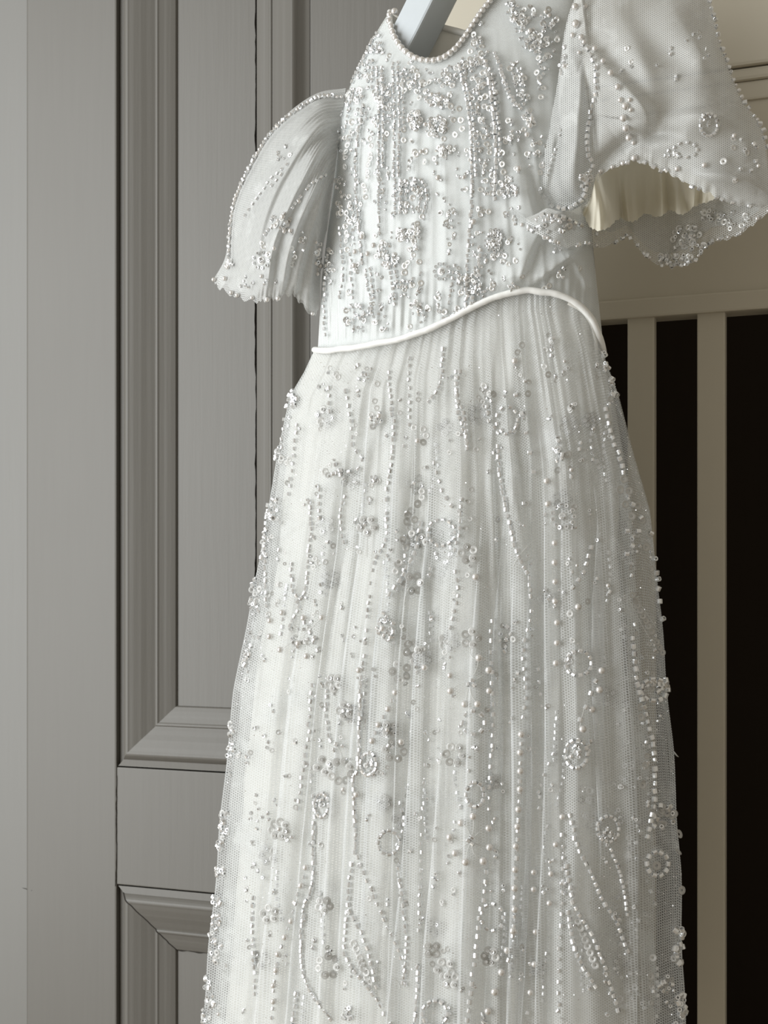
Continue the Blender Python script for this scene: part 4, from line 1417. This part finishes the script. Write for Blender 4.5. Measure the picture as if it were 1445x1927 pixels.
# --- glitter woven into the tulle, and the couching threads between motifs
gv = []
for i in range(5200):
    j = random.randrange(8, P_out.shape[0] - 20)
    k = random.randrange(20, P_out.shape[1] - 10)
    if random.random() > 0.35 + 0.65 * (math.sin(k * 0.042) > 0):
        continue
    p = P_out[j, k] - FV * 0.0006 - ROOT
    r = random.uniform(0.00025, 0.0006)
    n = RNG.normal(0, 1, (2, 3))
    n[0] /= np.linalg.norm(n[0])
    n[1] -= (n[1] @ n[0]) * n[0]
    n[1] /= np.linalg.norm(n[1])
    gv.append([p + r * n[0], p + r * n[1], p - r * n[0], p - r * n[1]])
gv = np.array(gv)
go = link('glitter', mesh_np('glitter', gv.reshape(-1, 3), np.arange(len(gv) * 4).reshape(-1, 4), False), M_GLITTER, outer)
go['kind'] = 'stuff'
tv_, tf_, base = [], [], 0


def thread(surf, pts, rad=0.0002):
    global base
    P = []
    for x, y in resample(np.array(pts, float), 14):
        hit = cast(surf, x, y)
        if hit is None:
            return
        P.append(hit[0] + hit[1] * 0.0005 - ROOT)
    v, f = tube_np(np.array(P), rad, 4)
    tv_.append(v)
    tf_.append(f + base)
    base += len(v)


for a, b in (((883, 1285), (901, 1238)), ((883, 1285), (848, 1300)), ((883, 1285), (875, 1325)), ((883, 1285), (899, 1325)), ((883, 1285), (919, 1262)),
             ((886, 1582), (891, 1536)), ((886, 1582), (869, 1548)), ((886, 1582), (848, 1575)), ((886, 1582), (858, 1605)), ((886, 1582), (877, 1622)),
             ((886, 1582), (907, 1620)), ((886, 1582), (921, 1594)), ((886, 1582), (918, 1558)), ((692, 1002), (690, 1050)), ((881, 1056), (910, 1045)),
             ((886, 1214), (892, 1240)), ((775, 1098), (760, 1140)), ((976, 1049), (1000, 1020)), ((976, 1049), (965, 1070)), ((980, 1060), (1002, 1045)),
             ((572, 1195), (606, 1162)), ((572, 1195), (533, 1153)), ((572, 1195), (530, 1223)), ((572, 1195), (579, 1235)), ((642, 1440), (636, 1405)),
             ((740, 1840), (752, 1860)), ((752, 1860), (790, 1862)), ((830, 1805), (850, 1840)), ((1115, 1300), (1090, 1370)), ((1190, 1115), (1240, 1190)), ((1186, 1135), (1238, 1228))):
    mx_ = ((a[0] + b[0]) / 2 + random.uniform(-5, 5), (a[1] + b[1]) / 2 + random.uniform(-5, 5))
    thread('skirt', [a, mx_, b])
to = link('couching_thread', mesh_np('couching_thread', np.vstack(tv_), np.vstack(tf_)), M_THREAD, outer)
to['kind'] = 'stuff'

# ------------------------------------------------------------------ the hanger
AP = un(905, -195, dw(880) + 0.004)
hang = link('hanger', None, loc=AP)
hang['label'] = 'grey lacquered wooden coat hanger inside the neck of the dress'
hang['category'] = 'hanger'


def bar(name, pts, wid, thk, parent):
    """square bar with rounded edges along a path; wid across the view, thk front to back"""
    p = np.array(pts)
    t = np.gradient(p, axis=0)
    t /= np.linalg.norm(t, axis=1)[:, None]
    nrm = BAR_N / np.linalg.norm(BAR_N)
    a = np.cross(t, nrm)
    a /= np.linalg.norm(a, axis=1)[:, None]
    b = np.cross(a, t)
    sec = []
    c = 0.0022
    for sx_, sy_ in ((1, 1), (-1, 1), (-1, -1), (1, -1)):
        for q in ((0, 1), (.3, .3), (1, 0)) if sx_ * sy_ > 0 else ((1, 0), (.3, .3), (0, 1)):
            sec.append((sx_ * (wid / 2 - c * q[0]), sy_ * (thk / 2 - c * q[1])))
    sec = np.array(sec)
    v = p[:, None, :] + sec[None, :, 0, None] * a[:, None, :] + sec[None, :, 1, None] * b[:, None, :]
    n, m = len(p), len(sec)
    f = [tuple(x) for x in grid_faces(n, m, True)]
    f += [tuple(range(m)), tuple(range((n - 1) * m, n * m))[::-1]]
    me = poly_mesh(name, v.reshape(-1, 3) - AP, f)
    import bmesh
    bm = bmesh.new()
    bm.from_mesh(me)
    bmesh.ops.recalc_face_normals(bm, faces=bm.faces[:])
    bm.to_mesh(me)
    bm.free()
    return link(name, me, M_HANGER, parent)


BAR_N = -0.50 * RV - 0.84 * FV + 0.16 * ZV
lp = resample([(905, -195), (862, -100), (815, -5), (775, 75), (738, 145)], 24)
lw = dw(lp[:, 0]) + np.linspace(0.004, 0.000, 24)
bar('arm', un(lp[:, 0], lp[:, 1], lw), 0.0275, 0.030, hang)
rp = resample([(905, -195), (945, -125), (985, -60), (1015, -12)], 20)
bar('arm.001', un(rp[:, 0], rp[:, 1], dw(rp[:, 0]) + 0.008), 0.020, 0.016, hang)
hk = []
top = AP + ZV * 0.01
for a in np.linspace(0, 1, 8):
    hk.append(top + ZV * 0.05 * a)
cen = top + ZV * 0.075 + RV * 0.0
for a in np.linspace(-90, 190, 26):
    hk.append(cen + 0.025 * (math.cos(math.radians(a)) * RV + math.sin(math.radians(a)) * ZV))
tvv, tff = tube_np(np.array(hk) - AP, 0.0019, 8)
link('hook', mesh_np('hook', tvv, tff), M_METAL, hang)
# peg that carries the hook
pg = cen + ZV * 0.021
pv, pf = tube_np(np.array([[pg[0], y, pg[2]] for y in np.linspace(pg[1] - 0.008, YH + 0.02, 8)]) - LH, 0.004, 12)
link('peg', mesh_np('peg', pv, pf), M_CREAM, hb)
print('beads', len(REC), {k: sum(r[0] == k for r in REC) for k in UNIT})
